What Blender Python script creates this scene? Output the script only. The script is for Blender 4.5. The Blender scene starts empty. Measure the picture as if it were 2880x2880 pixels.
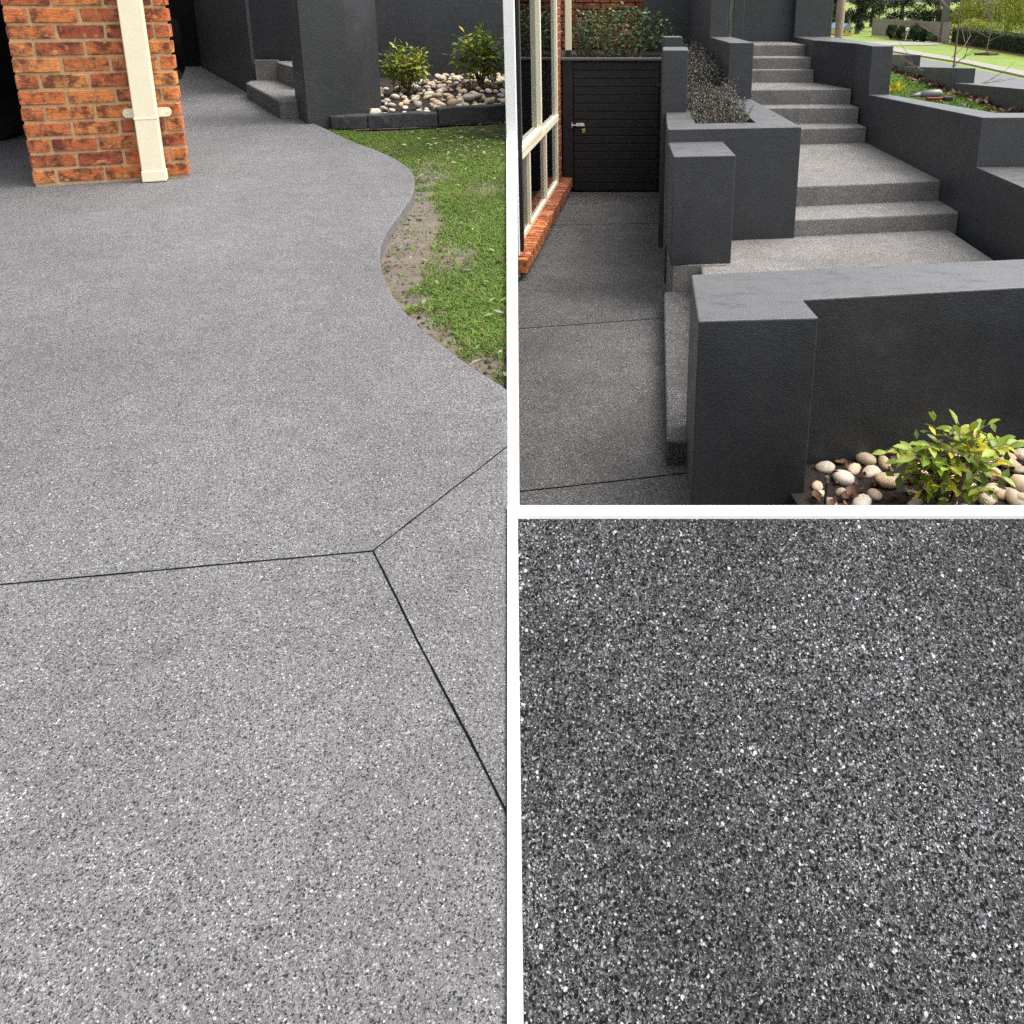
import bpy, bmesh, math, random
import numpy as np
from mathutils import Vector, Matrix
R = math.radians
scene = bpy.context.scene
random.seed(7)
rng = np.random.default_rng(7)

# ------------------------------------------------------------------ camera
# pixel frame of the photograph: 2880 x 2880
CX, CY, YH, YN = 1650.0, 600.0, 0.0, 9000.0
F = math.sqrt((YN - CY) * (CY - YH))
PITCH = math.atan((CY - YH) / F)
EZ = 1.02
cam_d = bpy.data.cameras.new('camera')
cam = bpy.data.objects.new('camera', cam_d)
scene.collection.objects.link(cam)
cam_d.sensor_width = 36.0
cam_d.lens = F / 2880 * 36.0
cam_d.shift_x = 0.5 - CX / 2880
cam_d.shift_y = (CY - 1440) / 2880
cam_d.clip_start = 0.05
cam_d.clip_end = 2000
cam.location = (0, 0, EZ)
cam.rotation_euler = (math.pi / 2 - PITCH, 0, 0)
scene.camera = cam

# ------------------------------------------------------------------ sky, sun, exposure
SUN_EL, SUN_AZ = 60.0, 84.0          # azimuth measured from +Y towards +X
world = bpy.data.worlds.new('World')
scene.world = world
world.use_nodes = True
wn = world.node_tree
wn.nodes.clear()
wo = wn.nodes.new('ShaderNodeOutputWorld')
wb = wn.nodes.new('ShaderNodeBackground')
ws = wn.nodes.new('ShaderNodeTexSky')
ws.sky_type = 'NISHITA'
ws.sun_disc = False
ws.sun_elevation = R(SUN_EL)
ws.sun_rotation = R(SUN_AZ)
ws.air_density = 1.0
ws.dust_density = 4.0
ws.ozone_density = 1.0
wh = wn.nodes.new('ShaderNodeHueSaturation')
wh.inputs['Saturation'].default_value = 0.25
wb.inputs['Strength'].default_value = 0.15
wn.links.new(ws.outputs[0], wh.inputs['Color'])
wn.links.new(wh.outputs[0], wb.inputs['Color'])
wn.links.new(wb.outputs[0], wo.inputs['Surface'])
sun_d = bpy.data.lights.new('sun', 'SUN')
sun_d.energy = 1.35
sun_d.angle = R(60)
sun_d.color = (1.0, 0.96, 0.90)
sun = bpy.data.objects.new('sun', sun_d)
scene.collection.objects.link(sun)
sd = Vector((math.sin(R(SUN_AZ)) * math.cos(R(SUN_EL)), math.cos(R(SUN_AZ)) * math.cos(R(SUN_EL)), math.sin(R(SUN_EL))))
sun.rotation_euler = sd.to_track_quat('Z', 'Y').to_euler()
sun.location = (6, 2, 12)
scene.view_settings.view_transform = 'Standard'
scene.view_settings.look = 'None'
scene.view_settings.exposure = 1.28
scene.view_settings.gamma = 1.0
scene.cycles.use_denoising = False
scene.cycles.max_bounces = 6

# ------------------------------------------------------------------ pixel -> place helpers
def ray(px, py):
    v = (py - CY) / F
    c, s = math.cos(PITCH), math.sin(PITCH)
    return Vector(((px - CX) / F, c - v * s, -s - v * c))
def G(px, py, z=0.0):
    d = ray(px, py); t = (z - EZ) / d.z
    return Vector((d.x * t, d.y * t, z))
def V(px, py, y):
    d = ray(px, py); t = y / d.y
    return Vector((d.x * t, y, EZ + d.z * t))
def PX(px, py, x):
    d = ray(px, py); t = x / d.x
    return Vector((x, d.y * t, EZ + d.z * t))
def xy(p): return (p[0], p[1])

# ------------------------------------------------------------------ object helpers
col = scene.collection
def thing(name, label, cat, loc=(0, 0, 0), group=None, rz=0.0):
    o = bpy.data.objects.new(name, None); col.objects.link(o)
    o.empty_display_size = 0.05
    o.location = loc; o.rotation_euler = (0, 0, rz)
    o['label'] = label; o['category'] = cat
    if group: o['group'] = group
    return o
def tag(o, label, cat, group=None):
    o['label'] = label; o['category'] = cat
    if group: o['group'] = group
    return o
def struct(o, kind='structure'):
    o['kind'] = kind
    return o
def mesh_of(name, verts, faces, mat, smooth=False):
    me = bpy.data.meshes.new(name)
    me.from_pydata([tuple(v) for v in verts], [], [tuple(f) for f in faces])
    me.materials.append(mat)
    if smooth:
        me.polygons.foreach_set('use_smooth', [True] * len(me.polygons))
    me.update()
    return me
def root_loc(p):
    l = Vector((0, 0, 0))
    while p is not None:
        l += p.location; p = p.parent
    return l
def link(name, me, parent=None, loc=None):
    o = bpy.data.objects.new(name, me); col.objects.link(o)
    if parent is not None: o.parent = parent
    if loc is not None: o.location = loc
    return o
def obj(name, verts, faces, mat, parent=None, smooth=False, bevel=0.0, seg=2):
    """verts in world coordinates; parents only carry a translation"""
    off = root_loc(parent)
    vs = [Vector(v) - off for v in verts]
    o = link(name, mesh_of(name, vs, faces, mat, smooth), parent)
    if bevel: bev(o, bevel, seg)
    return o
def bev(o, w, seg=2):
    m = o.modifiers.new('bevel', 'BEVEL'); m.width = w; m.segments = seg; m.limit_method = 'ANGLE'; m.angle_limit = R(35)
    return o
def prism_data(pts, zb, zt):
    n = len(pts)
    zb = [zb] * n if not hasattr(zb, '__len__') else zb
    zt = [zt] * n if not hasattr(zt, '__len__') else zt
    # force counter clockwise
    a = sum(pts[i][0] * pts[(i + 1) % n][1] - pts[(i + 1) % n][0] * pts[i][1] for i in range(n))
    if a < 0:
        pts = list(reversed(pts)); zb = list(reversed(zb)); zt = list(reversed(zt))
    vs = [(p[0], p[1], z) for p, z in zip(pts, zb)] + [(p[0], p[1], z) for p, z in zip(pts, zt)]
    fs = [tuple(range(n - 1, -1, -1)), tuple(range(n, 2 * n))]
    fs += [(i, (i + 1) % n, n + (i + 1) % n, n + i) for i in range(n)]
    return vs, fs
def prism(name, pts, zb, zt, mat, parent=None, bevel=0.0, seg=2):
    vs, fs = prism_data([xy(p) for p in pts], zb, zt)
    return obj(name, vs, fs, mat, parent, bevel=bevel, seg=seg)
class MB:
    def __init__(s): s.v = []; s.f = []
    def add(s, vs, fs):
        k = len(s.v); s.v += [tuple(v) for v in vs]; s.f += [tuple(i + k for i in f) for f in fs]
        return s
    def prism(s, pts, zb, zt): return s.add(*prism_data([xy(p) for p in pts], zb, zt))
    def box(s, c, sx, sy, sz, rz=0.0):
        vs = []
        for dz in (-.5, .5):
            for dx, dy in ((-.5, -.5), (.5, -.5), (.5, .5), (-.5, .5)):
                x, y = dx * sx, dy * sy
                vs.append((c[0] + x * math.cos(rz) - y * math.sin(rz), c[1] + x * math.sin(rz) + y * math.cos(rz), c[2] + dz * sz))
        return s.add(vs, [(3, 2, 1, 0), (4, 5, 6, 7), (0, 1, 5, 4), (1, 2, 6, 5), (2, 3, 7, 6), (3, 0, 4, 7)])
    def tube(s, pts, rad, n=6, cap=True):
        pts = [Vector(p) for p in pts]
        rad = [rad] * len(pts) if not hasattr(rad, '__len__') else rad
        k = len(s.v)
        for i, p in enumerate(pts):
            d = (pts[min(i + 1, len(pts) - 1)] - pts[max(i - 1, 0)]).normalized()
            a = d.orthogonal().normalized() if abs(d.z) > .99 else d.cross(Vector((0, 0, 1))).normalized()
            b = d.cross(a)
            for j in range(n):
                t = 2 * math.pi * j / n
                s.v.append(tuple(p + (a * math.cos(t) + b * math.sin(t)) * rad[i]))
        for i in range(len(pts) - 1):
            for j in range(n):
                q, w = k + i * n + j, k + i * n + (j + 1) % n
                s.f.append((q, w, w + n, q + n))
        if cap:
            s.f.append(tuple(range(k + n - 1, k - 1, -1)))
            e = k + (len(pts) - 1) * n
            s.f.append(tuple(range(e, e + n)))
        return s
    def build(s, name, mat, parent=None, smooth=False, bevel=0.0, seg=2):
        return obj(name, s.v, s.f, mat, parent, smooth, bevel, seg)

# ------------------------------------------------------------------ materials
def new_mat(name):
    m = bpy.data.materials.new(name); m.use_nodes = True
    nt = m.node_tree; nt.nodes.clear()
    out = nt.nodes.new('ShaderNodeOutputMaterial')
    b = nt.nodes.new('ShaderNodeBsdfPrincipled')
    nt.links.new(b.outputs[0], out.inputs['Surface'])
    return m, nt, b
def nd(nt, t, **kw):
    n = nt.nodes.new(t)
    for k, v in kw.items(): setattr(n, k, v)
    return n
def pos(nt): return nd(nt, 'ShaderNodeNewGeometry').outputs['Position']
def noise(nt, vec, scale, detail=4, rough=.55):
    n = nd(nt, 'ShaderNodeTexNoise'); n.inputs['Scale'].default_value = scale
    n.inputs['Detail'].default_value = detail; n.inputs['Roughness'].default_value = rough
    nt.links.new(vec, n.inputs['Vector']); return n.outputs['Fac']
def ramp(nt, fac, stops, interp='LINEAR'):
    r = nd(nt, 'ShaderNodeValToRGB'); cr = r.color_ramp; cr.interpolation = interp
    while len(cr.elements) < len(stops): cr.elements.new(.5)
    for e, (p, c) in zip(cr.elements, stops):
        e.position = p; e.color = (c[0], c[1], c[2], 1) if hasattr(c, '__len__') else (c, c, c, 1)
    nt.links.new(fac, r.inputs[0]); return r.outputs[0]
def mix(nt, fac, a, b, mode='MIX'):
    m = nd(nt, 'ShaderNodeMix', data_type='RGBA', blend_type=mode)
    for s, v in ((0, fac), (6, a), (7, b)):
        if isinstance(v, (int, float)): m.inputs[s].default_value = v
        elif isinstance(v, tuple): m.inputs[s].default_value = (*v, 1)
        else: nt.links.new(v, m.inputs[s])
    return m.outputs[2]
def bump(nt, b, h, strength=.3, dist=.01, normal=None):
    n = nd(nt, 'ShaderNodeBump'); n.inputs['Strength'].default_value = strength; n.inputs['Distance'].default_value = dist
    nt.links.new(h, n.inputs['Height'])
    if normal is not None: nt.links.new(normal, n.inputs['Normal'])
    nt.links.new(n.outputs[0], b.inputs['Normal']); return n.outputs[0]
def rnd(nt): return nd(nt, 'ShaderNodeObjectInfo').outputs['Random']

def aggregate(name, cell, stops, tint=(1, 1, 1), mott=(.82, 1.12), rough=.8, bs=.5, mscale=1.3, chip=.36, dk=.07):
    """exposed aggregate concrete: chips of differing tone set in grey matrix"""
    m, nt, b = new_mat(name)
    p = pos(nt)
    warp = nd(nt, 'ShaderNodeTexNoise'); warp.inputs['Scale'].default_value = .8 / cell; warp.inputs['Detail'].default_value = 1
    nt.links.new(p, warp.inputs['Vector'])
    wm = nd(nt, 'ShaderNodeVectorMath', operation='SCALE'); wm.inputs['Scale'].default_value = cell * .9
    nt.links.new(warp.outputs['Color'], wm.inputs[0])
    wa = nd(nt, 'ShaderNodeVectorMath', operation='ADD')
    nt.links.new(p, wa.inputs[0]); nt.links.new(wm.outputs[0], wa.inputs[1])
    cols = []; dist = None
    for k, sc in enumerate((1.0, 2.3)):
        v = nd(nt, 'ShaderNodeTexVoronoi'); v.inputs['Scale'].default_value = sc / cell
        nt.links.new(wa.outputs[0], v.inputs['Vector'])
        sx = nd(nt, 'ShaderNodeSeparateColor'); nt.links.new(v.outputs['Color'], sx.inputs[0])
        cols.append((ramp(nt, sx.outputs[0], stops, 'CONSTANT'), sx.outputs[1]))
        if k == 0: dist = v.outputs['Distance']
    sel = ramp(nt, cols[0][1], [(0, 0), (.55, 1)], 'CONSTANT')
    c = mix(nt, sel, cols[0][0], cols[1][0])
    v3 = nd(nt, 'ShaderNodeTexVoronoi'); v3.inputs['Scale'].default_value = .42 / cell
    nt.links.new(wa.outputs[0], v3.inputs['Vector'])
    s3 = nd(nt, 'ShaderNodeSeparateColor'); nt.links.new(v3.outputs['Color'], s3.inputs[0])
    near = ramp(nt, v3.outputs['Distance'], [(0, 1), (chip, 0)], 'CONSTANT')
    big = ramp(nt, s3.outputs[0], [(0, 1), (dk, 0), (.988, 1)], 'CONSTANT')
    both = nd(nt, 'ShaderNodeMath', operation='MULTIPLY')
    nt.links.new(near, both.inputs[0]); nt.links.new(big, both.inputs[1])
    c = mix(nt, both.outputs[0], c, ramp(nt, s3.outputs[0], [(0, stops[0][1]), (.5, stops[-1][1])], 'CONSTANT'))
    mt = ramp(nt, noise(nt, p, mscale, 5, .6), [(.3, mott[0]), (.7, mott[1])])
    c = mix(nt, 1.0, c, mt, 'MULTIPLY')
    mt2 = ramp(nt, noise(nt, p, 14, 3, .6), [(.35, .92), (.65, 1.06)])
    c = mix(nt, 1.0, c, mt2, 'MULTIPLY')
    for sc_, lo_, hi_ in ((.30 / cell, .86, 1.14), (2.6, .95, 1.05)):
        c = mix(nt, 1.0, c, ramp(nt, noise(nt, p, sc_, 2, .7), [(.36, lo_), (.64, hi_)]), 'MULTIPLY')
    c = mix(nt, 1.0, c, tint, 'MULTIPLY')
    nt.links.new(c, b.inputs['Base Color'])
    b.inputs['Roughness'].default_value = rough
    b.inputs['Specular IOR Level'].default_value = .18
    bump(nt, b, dist, bs, cell * .8)
    return m
def plain(name, c, rough=.6, metal=0.0, spec=.5, var=0.0, vscale=8.0, bs=0.0, bscale=60.0, bd=.004, coat=0.0):
    m, nt, b = new_mat(name)
    b.inputs['Roughness'].default_value = rough; b.inputs['Metallic'].default_value = metal
    b.inputs['Specular IOR Level'].default_value = spec
    b.inputs['Coat Weight'].default_value = coat
    p = pos(nt)
    if var:
        k = ramp(nt, noise(nt, p, vscale, 6, .62), [(.28, 1 - var), (.72, 1 + var)])
        nt.links.new(mix(nt, 1.0, c, k, 'MULTIPLY'), b.inputs['Base Color'])
    else:
        b.inputs['Base Color'].default_value = (*c, 1)
    if bs: bump(nt, b, noise(nt, p, bscale, 5, .65), bs, bd)
    return m
def per_object(name, stops, rough=.6, spec=.4, var=.2, vscale=30, bs=.2, bscale=80, bd=.003, trans=0.0, spots=None):
    m, nt, b = new_mat(name)
    p = pos(nt)
    c = ramp(nt, rnd(nt), stops)
    k = ramp(nt, noise(nt, p, vscale, 6, .65), [(.25, 1 - var), (.75, 1 + var)])
    c = mix(nt, 1.0, c, k, 'MULTIPLY')
    if spots:
        s = ramp(nt, noise(nt, p, spots[0], 5, .7), [(spots[1], 0.0), (spots[2], 1.0)])
        c = mix(nt, s, c, spots[3])
    nt.links.new(c, b.inputs['Base Color'])
    b.inputs['Roughness'].default_value = rough; b.inputs['Specular IOR Level'].default_value = spec
    if bs: bump(nt, b, noise(nt, p, bscale, 5, .65), bs, bd)
    if trans:
        b.inputs['Transmission Weight'].default_value = 0
        b.inputs['Subsurface Weight'].default_value = 0
        add_translucent(nt, b, c, trans)
    return m
def add_translucent(nt, b, c, w):
    out = [n for n in nt.nodes if n.type == 'OUTPUT_MATERIAL'][0]
    t = nd(nt, 'ShaderNodeBsdfTranslucent'); nt.links.new(c, t.inputs['Color'])
    mx = nd(nt, 'ShaderNodeMixShader'); mx.inputs[0].default_value = w
    nt.links.new(b.outputs[0], mx.inputs[1]); nt.links.new(t.outputs[0], mx.inputs[2])
    nt.links.new(mx.outputs[0], out.inputs['Surface'])
def by_attr(name, rough=.6, trans=.25, spec=.3):
    m, nt, b = new_mat(name)
    a = nd(nt, 'ShaderNodeAttribute', attribute_name='tone')
    nt.links.new(a.outputs['Color'], b.inputs['Base Color'])
    b.inputs['Roughness'].default_value = rough; b.inputs['Specular IOR Level'].default_value = spec
    if trans: add_translucent(nt, b, a.outputs['Color'], trans)
    return m

M = {}
M['drive'] = aggregate('exposed_aggregate_pale', .0021,
    [(0, .026), (.14, .074), (.30, .114), (.52, .148), (.76, .196), (.92, .28), (.98, .40)], tint=(1.015, .99, 1.005), mott=(.80, 1.14), mscale=.7, dk=.05)
M['dark_slab'] = aggregate('exposed_aggregate_charcoal', .0031,
    [(0, .0012), (.18, .013), (.38, .032), (.62, .060), (.80, .115), (.92, .22), (.975, .36)], tint=(1.0, .985, 1.03), mott=(.76, 1.2), mscale=2.6, dk=.20, chip=.42)
M['path'] = aggregate('exposed_aggregate_brown_shaded', .0036,  # the steps' concrete in a browner tone, darkened for the path's shade
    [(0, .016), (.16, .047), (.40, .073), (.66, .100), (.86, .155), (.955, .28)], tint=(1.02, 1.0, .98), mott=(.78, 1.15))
M['step'] = aggregate('exposed_aggregate_steps', .0036,
    [(0, .044), (.14, .120), (.36, .175), (.62, .215), (.84, .275), (.95, .39)], tint=(1.05, 1.0, .95), mott=(.80, 1.12), mscale=2.0)

def charcoal_render():
    m, nt, b = new_mat('charcoal_render')
    p = pos(nt)
    k = ramp(nt, noise(nt, p, 1.7, 6, .65), [(.3, .72), (.7, 1.3)])
    c = mix(nt, 1.0, (.0155, .0172, .0202), k, 'MULTIPLY')
    c = mix(nt, 1.0, c, ramp(nt, noise(nt, p, 170, 2, .6), [(.36, .70), (.66, 1.35)]), 'MULTIPLY')
    s = ramp(nt, noise(nt, p, 4.0, 7, .74), [(.56, 0.0), (.70, .7)])
    c = mix(nt, s, c, (.034, .035, .036))
    mp = nd(nt, 'ShaderNodeMapping'); mp.inputs['Scale'].default_value = (9, 9, 1.1)
    nt.links.new(p, mp.inputs['Vector'])
    st = ramp(nt, noise(nt, mp.outputs[0], 1.0, 5, .6), [(.60, 0.0), (.75, .45)])
    c = mix(nt, st, c, (.027, .0265, .0255))
    # streaked dust on the caps; its paleness also stands in for sky sheen
    g = nd(nt, 'ShaderNodeNewGeometry')
    sz = nd(nt, 'ShaderNodeSeparateXYZ'); nt.links.new(g.outputs['True Normal'], sz.inputs[0])
    up = ramp(nt, sz.outputs[2], [(.80, 0.0), (.95, 1.0)])
    mp2 = nd(nt, 'ShaderNodeMapping'); mp2.inputs['Scale'].default_value = (1.0, 2.6, 1); mp2.inputs['Rotation'].default_value = (0, 0, .5)
    nt.links.new(p, mp2.inputs['Vector'])
    du = ramp(nt, noise(nt, mp2.outputs[0], 5.5, 7, .72), [(.34, 1.0), (.54, .82), (.64, .28)])
    dm = nd(nt, 'ShaderNodeMath', operation='MULTIPLY'); nt.links.new(up, dm.inputs[0]); nt.links.new(du, dm.inputs[1])
    c = mix(nt, dm.outputs[0], c, (.070, .071, .073))
    nt.links.new(c, b.inputs['Base Color'])
    rg = ramp(nt, noise(nt, p, 3.2, 6, .7), [(.3, .40), (.7, .62)])
    nt.links.new(rg, b.inputs['Roughness'])
    b.inputs['Specular IOR Level'].default_value = .7
    b.inputs['Sheen Weight'].default_value = .05
    b.inputs['Sheen Roughness'].default_value = .45
    h2 = noise(nt, p, 14, 4, .6)
    h = noise(nt, p, 120, 3, .6)
    n1 = bump(nt, b, h2, .16, .02)
    bump(nt, b, h, .6, .006, n1)
    return m
M['charcoal'] = charcoal_render()

def brick_mat(name, stops):
    m, nt, b = new_mat(name)
    p = pos(nt)
    r = rnd(nt)
    c = ramp(nt, r, stops)
    # smoky flame marks
    off = nd(nt, 'ShaderNodeVectorMath', operation='ADD')
    cm = nd(nt, 'ShaderNodeCombineXYZ')
    mm = nd(nt, 'ShaderNodeMath', operation='MULTIPLY'); mm.inputs[1].default_value = 37.0
    nt.links.new(r, mm.inputs[0])
    for i in range(3): nt.links.new(mm.outputs[0], cm.inputs[i])
    nt.links.new(p, off.inputs[0]); nt.links.new(cm.outputs[0], off.inputs[1])
    q = off.outputs[0]
    s = ramp(nt, noise(nt, q, 14, 6, .68), [(.45, 0.0), (.60, .88)])
    c = mix(nt, s, c, (.105, .034, .025))
    s1 = ramp(nt, noise(nt, q, 22, 4, .6), [(.58, 0.0), (.70, .7)])
    c = mix(nt, s1, c, (.68, .34, .13))
    s2 = ramp(nt, noise(nt, q, 105, 3, .55), [(.62, 0.0), (.69, .85)])
    c = mix(nt, s2, c, (.045, .025, .022))
    s3 = ramp(nt, noise(nt, q, 30, 8, .8), [(.70, 0.0), (.74, .6)])
    c = mix(nt, s3, c, (.60, .50, .38))
    nt.links.new(c, b.inputs['Base Color'])
    b.inputs['Roughness'].default_value = .85; b.inputs['Specular IOR Level'].default_value = .25
    mus = nd(nt, 'ShaderNodeMapping'); mus.inputs['Scale'].default_value = (1, 1, 3.2)
    nt.links.new(q, mus.inputs['Vector'])
    h = noise(nt, mus.outputs[0], 26, 7, .7)
    bump(nt, b, h, .9, .010)
    return m
M['brick'] = brick_mat('orange_brick', [(0, (.50, .130, .045)), (.2, (.64, .22, .066)), (.4, (.34, .085, .042)), (.6, (.68, .25, .075)), (.8, (.44, .115, .048)), (1, (.70, .29, .09))])
M['brick_dark'] = brick_mat('red_brick', [(0, (.22, .065, .030)), (.4, (.30, .090, .038)), (.7, (.19, .062, .034)), (1, (.34, .12, .048))])
M['mortar'] = plain('tan_mortar', (.42, .285, .15), .95, var=.25, vscale=40, bs=.5, bscale=180, bd=.003)
M['cream'] = plain('cream_paint', (.80, .72, .52), .38, var=.03, vscale=12)
M['white'] = plain('white_paint', (.82, .82, .81), .5, var=.03, vscale=6, bs=.1, bscale=120, bd=.002)
M['blind'] = plain('cream_bracket', (.74, .68, .50), .5)
M['gate'] = plain('black_brown_timber', (.007, .0058, .005), .5, var=.45, vscale=9, bs=.25, bscale=60, bd=.002)
M['gate_edge'] = plain('weathered_cap', (.06, .055, .05), .6, var=.3)
M['steel'] = plain('zinc_steel', (.55, .54, .52), .32, metal=1.0)
M['brass'] = plain('brass', (.62, .45, .2), .35, metal=1.0)
M['black'] = plain('black_gloss', (.006, .006, .007), .12, coat=.6)
M['rubber'] = plain('black_rubber', (.02, .02, .02), .75)
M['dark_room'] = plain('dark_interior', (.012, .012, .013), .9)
M['soil'] = plain('sandy_soil', (.125, .100, .078), .95, var=.35, vscale=7, bs=.7, bscale=70, bd=.012)
M['mulch'] = plain('dark_mulch', (.022, .014, .010), .95, var=.5, vscale=40, bs=1.0, bscale=60, bd=.02)
M['clod'] = plain('damp_soil', (.055, .040, .030), .95, var=.4, vscale=30)
M['asphalt'] = plain('asphalt', (.12, .117, .12), .9, var=.12, vscale=2)
M['kerb'] = plain('pale_kerb', (.24, .215, .185), .9, var=.12, vscale=4)
M['sleeper'] = plain('black_stained_sleeper', (.030, .031, .033), .7, var=.55, vscale=22, bs=.8, bscale=50, bd=.008)
M['bright_turf'] = plain('sunlit_turf', (.135, .20, .018), .9, var=.22, vscale=1.2, bs=.5, bscale=30, bd=.02)
M['turf_base'] = plain('turf_soil', (.04, .05, .014), .95, var=.4, vscale=10, bs=.7, bscale=60, bd=.012)
M['bark'] = plain('pale_bark', (.33, .25, .19), .9, var=.25, vscale=10, bs=.6, bscale=30, bd=.02)
M['twig'] = plain('grey_brown_twig', (.17, .115, .085), .9)
M['fence'] = plain('weathered_paling', (.21, .175, .14), .9, var=.25, vscale=5)
M['stone'] = per_object('river_stone', [(0, (.56, .48, .37)), (.25, (.40, .28, .17)), (.45, (.64, .58, .48)), (.60, (.32, .28, .25)), (.8, (.54, .40, .24)), (1, (.66, .60, .50))],
    rough=.7, var=.28, vscale=28, bs=.25, bscale=60, spots=(45, .62, .74, (.17, .12, .08)))
M['dead_leaf'] = per_object('dead_leaf', [(0, (.05, .018, .010)), (.5, (.09, .036, .018)), (.85, (.16, .07, .035)), (1, (.26, .15, .08))], rough=.55, var=.3, vscale=60, bs=.2, trans=.15)
M['leaf_yellow_green'] = per_object('leaf_yellow_green', [(0, (.12, .21, .02)), (.3, (.22, .31, .03)), (.6, (.32, .38, .038)), (.88, (.42, .44, .045)), (1, (.64, .47, .02))], rough=.38, var=.15, vscale=50, bs=.1, trans=.25)
M['leaf_green'] = per_object('leaf_green', [(0, (.10, .19, .022)), (.4, (.18, .28, .03)), (.75, (.28, .36, .038)), (.93, (.38, .42, .045)), (1, (.55, .45, .03))], rough=.42, var=.15, vscale=40, bs=.1, trans=.22)
M['leaf_deep'] = per_object('leaf_deep', [(0, (.02, .045, .016)), (.45, (.04, .085, .025)), (.8, (.075, .15, .035)), (.95, (.14, .21, .05)), (1, (.28, .19, .04))], rough=.38, var=.15, vscale=30, bs=.1, trans=.15)
M['grass'] = by_attr('grass_blades', .65, .3)
M['foliage'] = by_attr('small_leaves', .5, .2)
M['hedge_leaf'] = by_attr('hedge_leaves', .7, .1)
M['green_plastic'] = plain('green_plastic', (.012, .17, .06), .45)
M['yellow_plastic'] = plain('yellow_plastic', (.75, .50, .03), .45)
M['roof'] = plain('blue_grey_roof', (.16, .22, .36), .7)
M['house_yellow'] = plain('yellow_wall', (.62, .42, .14), .8)
M['red'] = plain('red_plastic', (.16, .02, .012), .45)
M['grey_plastic'] = plain('grey_plastic', (.16, .165, .16), .4)
M['joint'] = plain('joint_groove', (.006, .006, .0065), 1.0, spec=0.0)

def glass_mat():
    m, nt, b = new_mat('window_glass')
    nt.nodes.remove(b)
    out = [n for n in nt.nodes if n.type == 'OUTPUT_MATERIAL'][0]
    g = nd(nt, 'ShaderNodeBsdfGlossy'); g.inputs['Roughness'].default_value = .015; g.inputs['Color'].default_value = (.9, .95, 1, 1)
    t = nd(nt, 'ShaderNodeBsdfTransparent'); t.inputs['Color'].default_value = (.55, .58, .6, 1)
    fr = nd(nt, 'ShaderNodeFresnel'); fr.inputs['IOR'].default_value = 1.5
    mx = nd(nt, 'ShaderNodeMixShader')
    nt.links.new(fr.outputs[0], mx.inputs[0]); nt.links.new(t.outputs[0], mx.inputs[1]); nt.links.new(g.outputs[0], mx.inputs[2])
    nt.links.new(mx.outputs[0], out.inputs['Surface'])
    return m
M['glass'] = glass_mat()

# ------------------------------------------------------------------ levels of the lower court and stairs
SC = .85
def lvl(h): return EZ - h * SC
Z0 = lvl(2.60)                 # court path
ZS = lvl(2.44)                 # side step
Z1 = lvl(2.20)                 # lower landing
LV = [Z1, lvl(2.03), lvl(1.82), lvl(1.61), lvl(1.397), lvl(1.19), lvl(1.0), lvl(.83), lvl(.66)]
ZP = lvl(1.13)                 # planter wall top
ZLAWN = lvl(1.30)              # strip of lawn above the stair wall
ZST = -3.0                     # street level far below

# ================================================================== SETTING
# one ground sheet to the horizon
struct(obj('ground', [(-900, -60, ZST - .05), (900, -60, ZST - .05), (900, 1500, ZST - .05), (-900, 1500, ZST - .05)], [(0, 1, 2, 3)], M['bright_turf']))

# ---- upper terrace: driveway and lawn (left)
EDGE = [(0, 130), (200, 200), (330, 260), (430, 330), (456, 400), (440, 500), (360, 615), (270, 735), (222, 830), (211, 950), (250, 1090), (330, 1230), (470, 1390), (650, 1530), (850, 1680), (1075, 1812), (1140, 1850)]
EDGE = [(980 + .4141 * x, 340 + .4141 * y) for x, y in EDGE]
EDGE = [(893, 351), (930, 368)] + EDGE
def smooth_poly(p, it=2):
    for _ in range(it):
        q = [p[0]]
        for a, b in zip(p[:-1], p[1:]):
            q += [(a[0] * .75 + b[0] * .25, a[1] * .75 + b[1] * .25), (a[0] * .25 + b[0] * .75, a[1] * .25 + b[1] * .75)]
        q.append(p[-1]); p = q
    return p
edge_w = [G(x, y, 0) for x, y in smooth_poly(EDGE)]
# line between the upper terrace and the lower court (a line through the viewer's plumb point)
def div(row): return 1441 + (1650 - 1441) * (row - 1440) / (9000 - 1440)
DIV_N, DIV_F = G(div(1440), 1440, 0), G(div(330), 330, 0)
DIV_END = G(div(2880) , 2880, 0)
SY0 = -6.0
def onrow(row): return G(div(row) - (10 if row > 1440 else 0), row, 0)
# terrace ground below lawn
tp = [(-9, SY0), (onrow(2880).x - .02, SY0), (onrow(2880).x - .012, onrow(2880).y), xy(onrow(1440)), xy(onrow(330)), xy(G(1424, 150, 0)), (-2.0, 17), (-14, 17)]
struct(prism('terrace_ground', tp, ZST, -.075, M['soil']))
# driveway slab: curved kerbless edge on the right
dp = [xy(p) for p in edge_w]
joint_end = xy(G(div(1100) - 14, 1100, 0))
dp = dp[:-1]
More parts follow.
